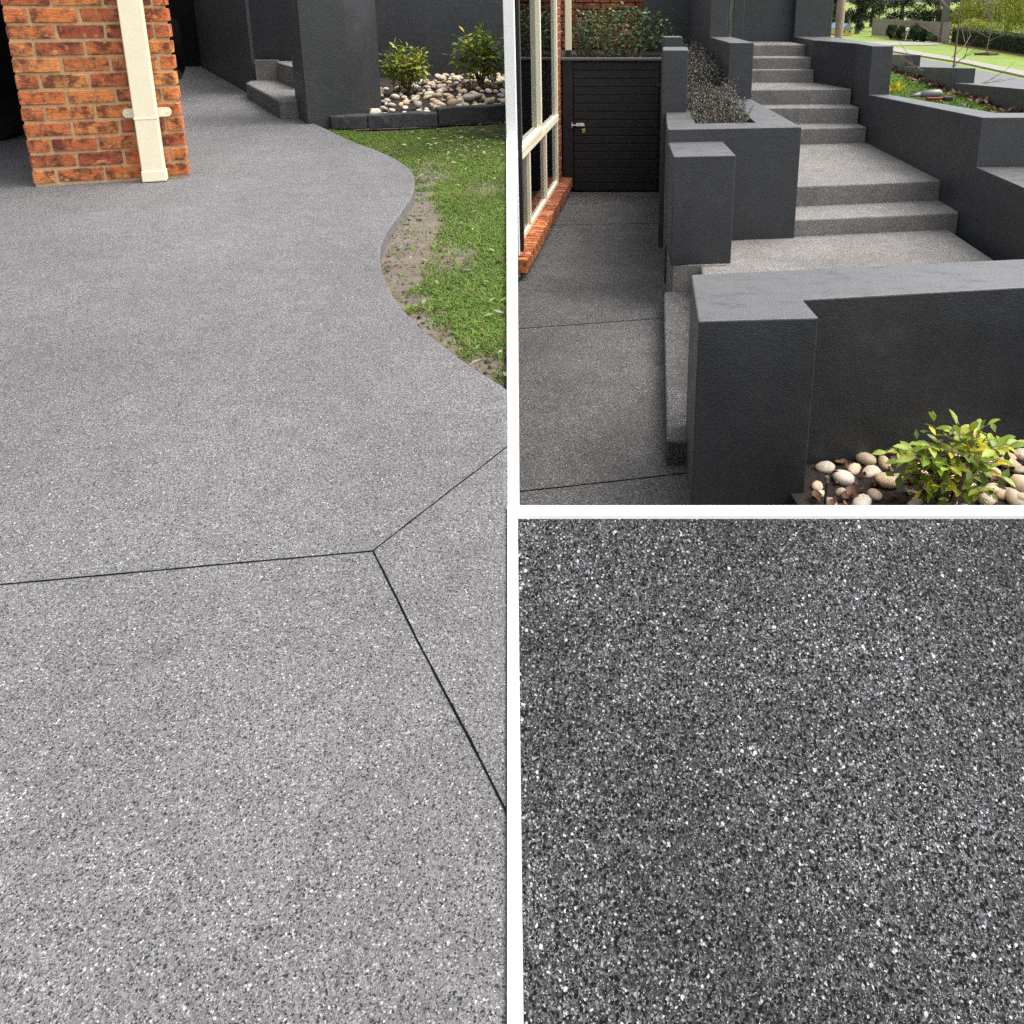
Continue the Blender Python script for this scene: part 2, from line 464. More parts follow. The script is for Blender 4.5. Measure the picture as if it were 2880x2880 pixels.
# clip to left of divider
def column(p, z=0.0): return CX + F * p[0] / (p[1] * math.cos(PITCH) - (z - EZ) * math.sin(PITCH))
dp = [p for p in dp if column(p) < 1424]
near_r = G(1428, 2880, 0)
d_out = [xy(G(838, 333, 0)), xy(G(700, 262, 0)), xy(G(560, 184, 0)), xy(G(490, 184, 0)), (-12, 12), (-9, 4), (-9, .25), (near_r.x, .25), xy(near_r), xy(G(1427, 1440, 0)), xy(G(1427, 1094, 0))]
poly = dp + list(reversed(d_out))
drive = struct(prism('driveway', poly, -.12, 0, M['drive'], bevel=.008))
struct(prism('driveway_apron', [(-9, SY0), (near_r.x, SY0), (near_r.x, .249), (-9, .249)], -.12, 0, M['drive']))
def strip(name, a, b, wa, wb, z, mat, parent=None, h=.003):
    a, b = Vector((a.x, a.y)), Vector((b.x, b.y))
    d = (b - a).normalized(); n = Vector((-d.y, d.x))
    pts = [a + n * wa / 2, b + n * wb / 2, b - n * wb / 2, a - n * wa / 2]
    return prism(name, pts, z - .002, z + h, mat, parent)
def cut(name, a, b, w, z, mat, parent, step=.06):
    a, b = Vector((a.x, a.y)), Vector((b.x, b.y)); L_ = (b - a).length; n_ = max(4, int(L_ / step)); d = (b - a) / L_; m_ = Vector((-d.y, d.x))
    vs = []; fs = []; wob = 0.0
    for i in range(n_ + 1):
        wob = wob * .8 + random.gauss(0, .00035); c = a + d * L_ * i / n_ + m_ * wob
        for sg in (-1, 1):
            q = c + m_ * sg * w * .5 * random.uniform(.75, 1.3); vs.append((q.x, q.y, z))
    fs = [(2 * i, 2 * i + 2, 2 * i + 3, 2 * i + 1) for i in range(n_)]
    return obj(name, vs, fs, mat, parent)
# saw cut joints: dark flexible filler bedded in the slab
for i, (a, b) in enumerate((((-3000, 1916.7), (1050, 1550)), ((1050, 1550), (1427, 1256)), ((1050, 1550), (1427, 2294)))):
    struct(cut('control_joint', G(*a), G(*b), .0029, .0012, M['joint'], drive, .03))

# ---- dark sample slab, right, on the terrace
RT, RN = math.tan(R(32)), .30            # the slab slopes down towards the viewer from its white rim
y_rim = G(1500, 1452, 0).y
pf, pn = G(1453, 1440, 0), G(1455, 2950, 0)
def lx(y): return pf.x + (pn.x - pf.x) * (y - pf.y) / (pn.y - pf.y) - .004 if y > pn.y else pn.x - .004
def rz_(y): return RT * (max(y, RN) - y_rim)
ys_ = [y_rim, pn.y, RN, SY0]
tops = [(lx(y), y, rz_(y)) for y in ys_] + [(4.3, y, rz_(y)) for y in ys_]
bots = [(p[0], p[1], -1.15) for p in tops]
fs = [(k, k + 1, k + 5, k + 4) for k in range(3)] + [(8 + k, 12 + k, 13 + k, 9 + k) for k in range(3)]
fs += [(k, 8 + k, 9 + k, k + 1) for k in range(3)] + [(4 + k, 5 + k, 13 + k, 12 + k) for k in range(3)] + [(0, 4, 12, 8), (3, 11, 15, 7)]
slab = struct(obj('charcoal_slab', tops + bots, fs, M['dark_slab']))
tb = [G(1450, 1425, 0), (4.4, G(3000, 1425, 0).y), (5.2, SY0), (onrow(2880).x, SY0), xy(onrow(2880))]
struct(prism('terrace_base', tb, Z0 - .3, -1.14, M['charcoal']))
# added white strips that keep the neighbouring views apart
e1 = tag(prism('separator_strip', [(G(1426, 2950).x, SY0), (pn.x, SY0), pn, G(1456, 1426), G(1427, 1426), G(1426, 2950)], -.95, .006, M['white'], bevel=.002),
         'added white separating strip between pale driveway and charcoal slab', 'edging')
e2 = tag(prism('separator_strip', [G(1456, 1456), G(1456, 1427), (4.3, G(2960, 1427).y), (4.3, G(2960, 1456).y)], -.3, .006, M['white'], bevel=.002),
         'added white separating strip along the drop to the lower path', 'edging')
a, b = G(1426, 1430, -.028), G(1456, 1430, -.028)
c_, d_ = G(1424, 352, -.028), G(1452, 352, -.028)
e3 = tag(prism('separator', [a, b, d_, c_], -.3, -.028, M['white'], bevel=.003),
         'added white coping along the right side of the lawn', 'separator')

# ---- lower court path
cp = [G(1400, 1800, Z0), (4.2, 1.6), (4.2, 5.2), (1.2, 9.4), (-1.3, 9.6), (-1.3, 6.0)]
cp[0] = (-.3, 1.6)
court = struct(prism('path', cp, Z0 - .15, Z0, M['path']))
for a, b in (((1440, 926), (1880, 894)), ((1430, 1386), (1990, 1325)), ((1560, 633), (1900, 627))):
    struct(cut('control_joint', G(*a, Z0), G(*b, Z0), .008, Z0 + .0014, M['joint'], court))

# ---- street far below
def gp(px, py, z=ZST): return G(px, py, z)
road = [gp(2480, 146), gp(2514, 148), gp(2900, 226), gp(3300, 330), gp(3300, 700), gp(1900, 700), gp(2300, 146)]
struct(prism('road', road, ZST - .04, ZST, M['asphalt']))
kb = [gp(2300, 133), gp(2514, 135), gp(2700, 166), gp(2900, 206), gp(3300, 300), gp(3300, 330), gp(2900, 220), gp(2700, 176), gp(2514, 146), gp(2300, 142)]
struct(prism('gutter', kb, ZST - .03, ZST + .06, M['kerb']))
dv = [gp(2380, 121), gp(2514, 128), gp(2640, 126), gp(2660, 121), gp(2560, 117), gp(2380, 117)]
struct(prism('street_driveway', dv, ZST - .045, ZST + .015, M['kerb']))

# ================================================================== LEAVES, STONES, BRICKS (shared meshes)
def leaf_mesh(name, mat, w=.45, fold=.12, curl=.12, wav=0.0):
    """unit leaf along +Y with folded blade"""
    ys = [0, .22, .5, .78, 1.0]; ws = [.03, .34, .5, .33, .0]
    vs = []; fs = []
    for i, (y, k) in enumerate(zip(ys, ws)):
        z = -curl * (y ** 2) + wav * math.sin(i * 2.1)
        vs += [(-k * w * 2 * .5, y, z + fold * k), (0, y, z), (k * w * 2 * .5, y, z + fold * k)]
    for i in range(4):
        a = i * 3
        fs += [(a, a + 1, a + 4, a + 3), (a + 1, a + 2, a + 5, a + 4)]
    return mesh_of(name, vs, fs, mat, True)
def look(dirv, roll=0.0):
    d = Vector(dirv).normalized()
    q = d.to_track_quat('Y', 'Z')
    return (q.to_matrix() @ Matrix.Rotation(roll, 3, 'Y')).to_euler()
def leaf_arrays(pos_, dirs, size, w, tones, rolls=None):
    """many small folded leaves as plain arrays (stuff); pos n,3 dirs n,3 size n tones n,3"""
    n = len(pos_)
    d = dirs / np.linalg.norm(dirs, axis=1, keepdims=True)
    up = np.tile(np.array([[0, 0, 1.0]]), (n, 1)) + rng.normal(0, .35, (n, 3))
    s = np.cross(d, up); s /= np.linalg.norm(s, axis=1, keepdims=True) + 1e-9
    u = np.cross(s, d)
    sz = size[:, None]
    p0 = pos_; p1 = pos_ + d * sz * .5 + s * sz * w * .5 + u * sz * .06
    p2 = pos_ + d * sz; p3 = pos_ + d * sz * .5 - s * sz * w * .5 + u * sz * .06
    V_ = np.stack([p0, p1, p2, p3], 1).reshape(-1, 3)
    idx = np.arange(n)[:, None] * 4
    Fc = np.concatenate([idx + np.array([[0, 1, 2]]), idx + np.array([[0, 2, 3]])], 1).reshape(-1, 3)
    C_ = np.repeat(tones, 4, axis=0)
    return V_, Fc, C_
def np_mesh(name, V_, Fc, C_, mat, parent=None):
    me = bpy.data.meshes.new(name)
    if parent is not None: V_ = V_ - np.array(root_loc(parent))
    me.vertices.add(len(V_)); me.vertices.foreach_set('co', V_.astype(np.float32).ravel())
    nf = len(Fc); k = Fc.shape[1]
    me.loops.add(nf * k); me.loops.foreach_set('vertex_index', Fc.astype(np.int32).ravel())
    me.polygons.add(nf); me.polygons.foreach_set('loop_start', np.arange(0, nf * k, k, dtype=np.int32))
    try: me.polygons.foreach_set('loop_total', np.full(nf, k, dtype=np.int32))
    except Exception: pass
    me.update(calc_edges=True)
    if C_ is not None:
        at = me.color_attributes.new('tone', 'FLOAT_COLOR', 'POINT')
        at.data.foreach_set('color', np.concatenate([C_, np.ones((len(C_), 1))], 1).astype(np.float32).ravel())
    me.materials.append(mat)
    return link(name, me, parent)
def tones(n, a, b, c=None, pc=0.0):
    t = rng.random((n, 1)); out = np.array(a) * (1 - t) + np.array(b) * t
    if c is not None:
        k = rng.random(n) < pc; out[k] = np.array(c) * (.8 + .4 * rng.random((k.sum(), 1)))
    return out * (.8 + .4 * rng.random((n, 1)))
def lattice(nv):
    return nv
def pt_in(poly, x, y):
    ins = False; n = len(poly)
    for i in range(n):
        x1, y1 = poly[i]; x2, y2 = poly[(i + 1) % n]
        if (y1 > y) != (y2 > y) and x < (x2 - x1) * (y - y1) / (y2 - y1) + x1: ins = not ins
    return ins
def np_in(poly, X, Y):
    ins = np.zeros(len(X), bool); n = len(poly)
    for i in range(n):
        x1, y1 = poly[i]; x2, y2 = poly[(i + 1) % n]
        if y1 == y2: continue
        m = ((y1 > Y) != (y2 > Y)) & (X < (x2 - x1) * (Y - y1) / (y2 - y1) + x1)
        ins ^= m
    return ins
def stone_mesh(i):
    bm = bmesh.new(); bmesh.ops.create_icosphere(bm, subdivisions=2, radius=.5)
    r = random.Random(100 + i)
    ax = [Vector((r.uniform(-1, 1), r.uniform(-1, 1), r.uniform(-1, 1))).normalized() for _ in range(6)]
    am = [r.uniform(.05, .19) for _ in ax]
    for v in bm.verts:
        n = v.co.normalized(); k = 1.0
        for a_, m_ in zip(ax, am):
            dd = n.dot(a_)
            k -= m_ * max(0, dd) ** 2 * 1.6
        v.co = v.co * k
    me = bpy.data.meshes.new('stone'); bm.to_mesh(me); bm.free()
    me.polygons.foreach_set('use_smooth', [True] * len(me.polygons)); me.materials.append(M['stone']); me.update()
    return me
STONES = [stone_mesh(i) for i in range(7)]
def brick_mesh(i, mat):
    """unit brick (centre origin) with worn irregular arrises"""
    r = random.Random(50 + i)
    bm = bmesh.new(); bmesh.ops.create_cube(bm, size=1.0)
    bmesh.ops.bevel(bm, geom=bm.edges[:], offset=.045, segments=1, affect='EDGES')
    for v in bm.verts:
        v.co += Vector((r.uniform(-.010, .010), r.uniform(-.035, .02), r.uniform(-.03, .03)))
    me = bpy.data.meshes.new('brick'); bm.to_mesh(me); bm.free(); me.materials.append(mat); me.update()
    return me
BR = [brick_mesh(i, M['brick']) for i in range(6)]
BRD = [brick_mesh(i + 20, M['brick_dark']) for i in range(6)]
def brick(parent, meshes, c, sx, sy, sz, rz, rx=0.0):
    o = link('brick', random.choice(meshes), parent, Vector(c) - root_loc(parent))
    o.scale = (sx, sy, sz)
    o.rotation_euler = (rx, 0, rz + random.choice((0, math.pi)) * 0 + random.uniform(-.006, .006))
    return o

# ================================================================== LEFT: brick pier with downpipe
PA, PB = G(97, 526, 0), G(531, 499, 0)
u = (PB - PA); PW = u.length; u.normalize(); nrm = Vector((u.y, -u.x, 0))       # towards the viewer
prz = math.atan2(u.y, u.x)
COURSE = .0885; BH = .0725
pier = thing('brick_pier', 'orange brick pier with tan mortar standing at the garage corner', 'pier', PA + u * PW / 2)
def pp(s, d=0.0, z=0.0):
    q = PA + u * s + nrm * d; return Vector((q.x, q.y, z))
core = [pp(.006, -.0055), pp(PW - .006, -.0055), pp(PW - .06, -.23), pp(.02, -.23)]
prism('mortar', core, -.05, 2.3, M['mortar'], pier)
nco = 16
for k in range(nco):
    z = .018 + k * COURSE
    L = .224; gap = .0155
    if k % 2 == 0: xs = [(0, .108)]
    else: xs = [(0, L)]
    s = xs[0][1] + gap
    while s < PW - .02:
        e = min(s + L + random.uniform(-.006, .006), PW)
        if PW - e < .05: e = PW
        xs.append((s, e)); s = e + gap
    if z > 1.32: xs = xs[:0]
    for a_, e_ in xs:
        c = pp((a_ + e_) / 2, random.uniform(-.052, -.046), z + BH / 2)
        brick(pier, BR, c, e_ - a_, .1, BH * random.uniform(.96, 1.03), prz)
# end faces of pier hidden round the corner are mortar-cored; downpipe in front
tc = (415 - 97) / (531 - 97)
dpx = G(433, 515, 0)
sdp = (dpx - PA).dot(u)
pipe = thing('downpipe', 'cream rectangular downpipe fixed to the orange brick pier', 'downpipe', pp(sdp, .05, 0))
MB().box(pp(sdp, .052, 1.13), .118, .062, 2.15, prz).build('pipe', M['cream'], pipe, bevel=.006)
MB().box(pp(sdp + .001, .053, .036), .126, .07, .064, prz).build('shoe', M['cream'], pipe, bevel=.005)
MB().box(pp(sdp, .0525, .37), .1215, .0655, .012, prz).build('socket_collar', M['cream'], pipe, bevel=.002)
for sg in (-1, 1):
    mb = MB()
    pts = []
    cx = sdp + sg * .059
    for t in range(9):
        an = -math.pi / 2 + math.pi * t / 8
        pts.append((cx + sg * (.045 + math.cos(an) * .02), .395 + math.sin(an) * .024))
    ring = [(cx - sg * .01, .371)] + pts + [(cx - sg * .01, .419)]
    n = len(ring)
    vs = [pp(a_, .012, z_) for a_, z_ in ring] + [pp(a_, .004, z_) for a_, z_ in ring]
    mb.add(vs, [tuple(range(n)), tuple(range(2 * n - 1, n - 1, -1))] + [(i, (i + 1) % n, n + (i + 1) % n, n + i) for i in range(n)])
    brk = mb.build('bracket', M['blind'], pipe, bevel=.002)
    MB().tube([pp(sdp + sg * .105, .010, .395), pp(sdp + sg * .105, .016, .395)], .005, 8).build('screw', M['cream'], brk)

# garage: dark interior behind the pier, with the nose of a black car
garage = thing('garage', 'dark open garage beside the orange brick pier', 'garage', (-4.4, 6.0, 0))
gx = PA.x
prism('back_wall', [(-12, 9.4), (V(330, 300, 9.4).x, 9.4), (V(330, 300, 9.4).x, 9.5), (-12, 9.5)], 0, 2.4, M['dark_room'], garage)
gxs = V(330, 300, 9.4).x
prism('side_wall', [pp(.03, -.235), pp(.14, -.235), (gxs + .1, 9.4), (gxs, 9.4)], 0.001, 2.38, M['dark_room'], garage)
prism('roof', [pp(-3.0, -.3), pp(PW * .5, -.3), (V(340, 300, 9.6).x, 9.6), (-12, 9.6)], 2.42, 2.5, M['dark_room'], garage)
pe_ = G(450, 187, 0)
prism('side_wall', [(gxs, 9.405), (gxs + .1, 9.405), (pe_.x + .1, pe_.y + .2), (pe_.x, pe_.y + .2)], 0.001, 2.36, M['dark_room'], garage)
car = thing('parked_car', 'black car parked inside the dark garage beside the brick pier', 'car', (-4.9, 6.4, 0))
prof = [(0, .24), (.02, .50), (.10, .62), (.22, .70), (1.1, .88), (1.6, 1.30), (2.6, 1.34), (3.2, 1.0), (3.5, .9), (3.52, .3), (3.4, .2), (.12, .18)]
vs = []; rows = 7
cx0 = -4.35
for j in range(rows):
    t = j / (rows - 1)
    x = cx0 - 1.7 * t
    k = 1 - abs(2 * t - 1) ** 4
    for (yy, zz) in prof:
        vs.append((x, 5.25 + yy + (1 - k) * .22 * (1 - min(1, yy / 1.2)), zz - (1 - k) * .10 * (zz > .6)))
n = len(prof); fs = []
for j in range(rows - 1):
    for i in range(n):
        fs.append((j * n + i, j * n + (i + 1) % n, (j + 1) * n + (i + 1) % n, (j + 1) * n + i))
fs += [tuple(range(n - 1, -1, -1)), tuple(range((rows - 1) * n, rows * n))]
obj('body', vs, fs, M['black'], car, True)
MB().box((-4.55, 5.40, .56), .3, .12, .10).build('headlight', M['steel'], car, bevel=.03, seg=3)
MB().box((-5.85, 5.40, .56), .3, .12, .10).build('headlight', M['steel'], car, bevel=.03, seg=3)
MB().box((-5.2, 5.27, .34), 1.2, .1, .14).build('grille', M['rubber'], car, bevel=.02)
for wx in (-4.46, -5.95):
    for wy in (5.98, 8.2):
        w = MB().tube([(wx - .1, wy, .31), (wx - .08, wy, .31), (wx + .08, wy, .31), (wx + .1, wy, .31)], [.28, .31, .31, .28], 24).build('wheel', M['rubber'], car, True)
        MB().tube([(wx - .105, wy, .31), (wx + .105, wy, .31)], .19, 20).build('rim', M['steel'], w)

# ================================================================== LEFT: dark walls and steps at the back of the drive
ZTOP = 1.75
w1a, w1b = G(565, 186, 0), G(716, 268, 0)
d1 = (w1b - w1a).normalized(); n1 = Vector((-d1.y, d1.x, 0))
if n1.x < 0: n1 = -n1
tag(prism('rendered_wall', [w1a, w1b, w1b + n1 * .2, w1a + n1 * .2], -.05, ZTOP, M['charcoal'], bevel=.006),
    'long charcoal rendered wall running along the far passage', 'wall')
gate2 = thing('side_gate', 'black timber gate closing the far end of the passage', 'gate', G(530, 187, 0))
g_a, g_b = G(455, 187, 0), G(566, 187, 0)
for k in range(11):
    MB().box((g_a + g_b) / 2 + Vector((0, .03, .06 + k * .118)), (g_b - g_a).length, .02, .1165).build('board', M['gate'], gate2, bevel=.003)
MB().box((g_a + g_b) / 2 + Vector((0, .055, .9)), (g_b - g_a).length + .3, .012, 1.8).build('backing', M['dark_room'], gate2)
for q in (g_a, g_b):
    MB().box(q + Vector((0, .045, .68)), .09, .05, 1.36).build('post', M['gate'], gate2, bevel=.003)
ysb = w1b.y
w2l = V(716, 160, w1b.y + .05); w2r = V(980, 160, w1b.y + .05)
tag(prism('rendered_wall', [(w1b.x + .01, w1b.y + .02), (w2r.x, w1b.y + .0), (w2r.x, w1b.y + .22), (w1b.x + .01, w1b.y + .215)], -.05, ZTOP - .02, M['charcoal'], bevel=.006),
    'charcoal rendered wall directly behind the two concrete side steps', 'wall')
zs0 = .165
st = thing('side_steps', 'two concrete aggregate steps rising beside the dark square pillar', 'steps', G(790, 300, 0))
sa, sb, sc_, sd_ = G(696, 276, 0), G(789, 335, 0), G(870, 333, 0), G(790, 268, 0)
prism('step', [sa, sb, sc_, (sc_.x + .1, w1b.y - .01), (w1b.x - .02, w1b.y - .01)], -.03, zs0, M['step'], st, bevel=.018, seg=3)
ua, ub = G(782, 229, zs0), G(838, 251, zs0)
prism('step', [ua, ub, (ub.x + .8, ub.y), (ua.x + .9, w1b.y - .012), (ua.x, w1b.y - .012)], zs0 - .02, zs0 + .21, M['step'], st, bevel=.015, seg=3)
pt0 = V(721, 229, w1b.y - .04)
prism('kerb_block', [(pt0.x, w1b.y - .045), (ua.x - .004, w1b.y - .045), (ua.x - .004, w1b.y - .014), (pt0.x, w1b.y - .014)], zs0 - .02, zs0 + .225, M['step'], st, bevel=.008)
# square pillar
f1, f2, f3 = G(836, 331, 0), G(865, 349, 0), G(993, 341, 0)
tag(prism('square_pillar', [f2, f3, (f3.x + .12, f3.y + .55), (f1.x, f1.y + .35), f1], -.05, ZTOP + .05, M['charcoal'], bevel=.007),
    'charcoal rendered pillar between the side steps and the stone bed', 'pillar')
w3a, w3b = G(985, 238, 0), G(1427, 226, 0)
w3e = w3b + (w3b - w3a).normalized() * .35
tag(prism('rendered_wall', [w3a, w3e, (w3e.x, w3e.y + .2), (w3a.x, w3a.y + .22)], -.05, ZTOP + .01, M['charcoal'], bevel=.006),
    'charcoal rendered wall behind the shrubs in the stone bed', 'wall')

# ---- stone bed
def cB(x, y): return (680 + .3934 * x, 40 + .3934 * y)
bed_front = [cB(540, 735), cB(650, 745), cB(900, 745), cB(1400, 735), cB(1900, 685)]
bed = [G(*p, 0) for p in bed_front] + [G(1428, 300, 0), w3b, w3a, G(980, 322, 0), G(905, 335, 0)]
bp = [xy(p) for p in bed]
def bed_z(x, y): 
    t = min(1, max(0, (y - 6.6) / 2.4)); return .02 + .06 * t
nb = len(bp)
struct(prism('garden_bed', bp, -.1, [bed_z(*p) for p in bp], M['mulch']))
def sleeper(p, q, h, wd, label, zz=-.05):
    a_, b_ = G(*p, zz), G(*q, zz)
    d = (b_ - a_).normalized(); n_ = Vector((-d.y, d.x, 0))
    if n_.y < 0: n_ = -n_
    bm = MB()
    N = 6
    vs = []
    for i in range(N + 1):
        c = a_ + (b_ - a_) * i / N
        j = [random.uniform(-.006, .006) for _ in range(4)]
        vs += [c + Vector((0, 0, 0)) + n_ * j[0], c + n_ * (wd + j[1]), c + n_ * (wd + j[2]) + Vector((0, 0, h + j[2])), c + n_ * (.008 + j[3]) + Vector((0, 0, h + j[3]))]
    fs = [(3, 2, 1, 0), tuple(N * 4 + k for k in range(4))]
    for i in range(N):
        for k in range(4):
            fs.append((i * 4 + k, i * 4 + (k + 1) % 4, i * 4 + 4 + (k + 1) % 4, i * 4 + 4 + k))
    o = obj('timber_sleeper', vs, fs, M['sleeper'], bevel=.01)
    return tag(o, label, 'sleeper')
sleeper(cB(1408, 795), cB(1920, 765), .15, .14, 'raised dark timber sleeper edging the stones above the lawn')
sleeper(cB(905, 822), cB(1404, 803), .12, .13, 'flat dark timber sleeper with pale scuffs below the stones')
sleeper(cB(640, 825), cB(900, 822), .115, .13, 'short dark sleeper next to the curved bed corner')
sleeper(cB(535, 780), cB(632, 822), .11, .13, 'short angled sleeper touching the dark square pillar')

def scatter_stones(n, poly, zf, smin, smax, label, group, maxr=1.0, seed=1, layers=2):
    r = random.Random(seed); placed = []; xs = [p[0] for p in poly]; ys = [p[1] for p in poly]
    tries = 0
    while len(placed) < n and tries < n * 80:
        tries += 1
        x, y = r.uniform(min(xs), max(xs)), r.uniform(min(ys), max(ys))
        if not pt_in(poly, x, y): continue
        s = r.uniform(smin, smax) * (1.25 if r.random() < .12 else 1)
        lay = 0
        ov = sum(1 for (a_, b_, q, l) in placed if (a_ - x) ** 2 + (b_ - y) ** 2 < ((q + s) * .40) ** 2)
        if ov >= layers: continue
        if ov == 1: lay = 1
        placed.append((x, y, s, lay))
        o = link('river_stone', r.choice(STONES), None, (x, y, zf(x, y) + s * .14 + lay * s * .28))
        o.scale = (s * r.uniform(.9, 1.35), s * r.uniform(.75, 1.0), s * r.uniform(.55, .8))
        o.rotation_euler = (r.uniform(-.3, .3), r.uniform(-.3, .3), r.uniform(0, 6.3))
        tag(o, label, 'stone', group)
stone_poly = [xy(G(*cB(*p), .03)) for p in ((800, 745), (1400, 730), (1895, 665), (1895, 440), (1480, 460), (1180, 560), (830, 560), (815, 620), (960, 640), (850, 715))]
scatter_stones(235, stone_poly, bed_z, .06, .115, 'pale rounded river stone in the bed below the charcoal wall', 'river stones in the bed beside the lawn', seed=3)

# stake light
stk = G(*cB(856, 640), .03)
sl_ = thing('garden_stake', 'thin black garden stake standing in the mulch by the pillar', 'stake', stk)
MB().tube([stk - Vector((0, 0, .05)), stk + Vector((0, 0, .40))], .008, 8).build('rod', M['rubber'], sl_)
MB().tube([stk + Vector((0, 0, .40)), stk + Vector((0, 0, .44))], [.016, .013], 8).build('cap', M['rubber'], sl_)

def shrub(name, label, base, rx, ry, h, nleaf, lmat, lsize, seed, group=None, stems=9, lw=.5, zlow=.04, droop=.2, nstuff=0, ts=None):
    """stems with sprigs of paired leaves; every leaf its own piece"""
    r = random.Random(seed)
    t = thing(name, label, 'shrub', base, group)
    lms = [leaf_mesh('leaf', lmat, lw, .16, c_) for c_ in (.08, .2, .32)]
    mb = MB(); per = 7
    nspr = nleaf // per
    base = Vector(base)
    made = 0
    mains = []
    for i in range(stems):
        an = i / stems * 6.283 + r.uniform(-.3, .3); rr = r.uniform(.15, .55)
        tip = base + Vector((math.cos(an) * rx * rr, math.sin(an) * ry * rr, h * r.uniform(.55, .8)))
        mid = base + (tip - base) * .5 + Vector((math.cos(an) * rx * .12, math.sin(an) * ry * .12, h * .05))
        mb.tube([base, mid, tip], [.012, .008, .004], 5)
        mains.append((base, mid, tip))
    for i in range(nspr):
        # sprig tip on/in an ellipsoid
        ph = r.uniform(0, 6.283); cz = r.uniform(-.75, 1.0); k = r.uniform(.45, 1.0) ** .6
        lump = 1 + .22 * math.sin(3 * ph + seed) * math.cos(2.3 * cz)
        s_ = math.sqrt(max(0, 1 - cz * cz))
        tip = base + Vector((rx * s_ * math.cos(ph) * k * lump, ry * s_ * math.sin(ph) * k * lump, h * (zlow + (1 - zlow) * (.5 + .5 * cz * k))))
        m = r.choice(mains); st_ = m[1] + (m[2] - m[1]) * r.uniform(.0, 1.0)
        out = (tip - st_).normalized()
        ln = lsize * r.uniform(2.2, 3.4)
        root = tip - out * ln
        mb.tube([st_, root, tip], [.004, .003, .0018], 4)
        side = out.cross(Vector((0, 0, 1)))
        side = side.normalized() if side.length > .1 else Vector((1, 0, 0))
        for q in range(per):
            f = (q // 2) / ((per - 1) / 2)
            p = root + (tip - root) * (.15 + .85 * f)
            if q == per - 1: d = out
            else:
                sg = 1 if q % 2 else -1
                d = out * r.uniform(.3, .8) + side * sg + Vector((0, 0, r.uniform(-droop, .5)))
            o = link('leaf', r.choice(lms), t, p - base)
            s = lsize * r.uniform(.65, 1.2)
            o.scale = (s, s, s); o.rotation_euler = look(d, r.uniform(-.6, .6))
            made += 1
    mb.build('stems', M['twig'], t)
    if nstuff:
        d = rng.normal(0, 1, (nstuff, 3)); d /= np.linalg.norm(d, axis=1, keepdims=True)
        k = .35 + .55 * rng.random((nstuff, 1)) ** .5
        P_ = np.array(list(base))[None] + d * k * np.array([[rx, ry, h * .47]]) + np.array([[0, 0, h * .5]])
        Vv, Ff, Cc = leaf_arrays(P_, rng.normal(0, 1, (nstuff, 3)) + d * .5, lsize * rng.uniform(.55, 1.0, nstuff), .5, tones(nstuff, *ts))
        o = np_mesh('foliage', Vv, Ff, Cc, M['foliage'], t); o['kind'] = 'stuff'
    return t
b1 = G(1147, 268, .05); b2 = G(1352, 252, .06)
k1 = 1.0 / (F / b1.y)
shrub('leafy_shrub', 'small yellow-green shrub nearer the dark pillar, among river stones', b1, 74 * k1, 60 * k1, 150 * k1, 294, M['leaf_yellow_green'], .072, 11, 'young shrubs in the stone bed', nstuff=420, ts=((.08, .14, .018), (.21, .28, .03), (.45, .38, .03), .1))
k2 = 1.0 / (F / b2.y)
shrub('leafy_shrub', 'taller green shrub beside the white coping, among river stones', b2, 80 * k2, 64 * k2, 178 * k2, 294, M['leaf_green'], .080, 12, 'young shrubs in the stone bed', nstuff=520, ts=((.09, .16, .02), (.24, .31, .035), (.5, .42, .03), .1))

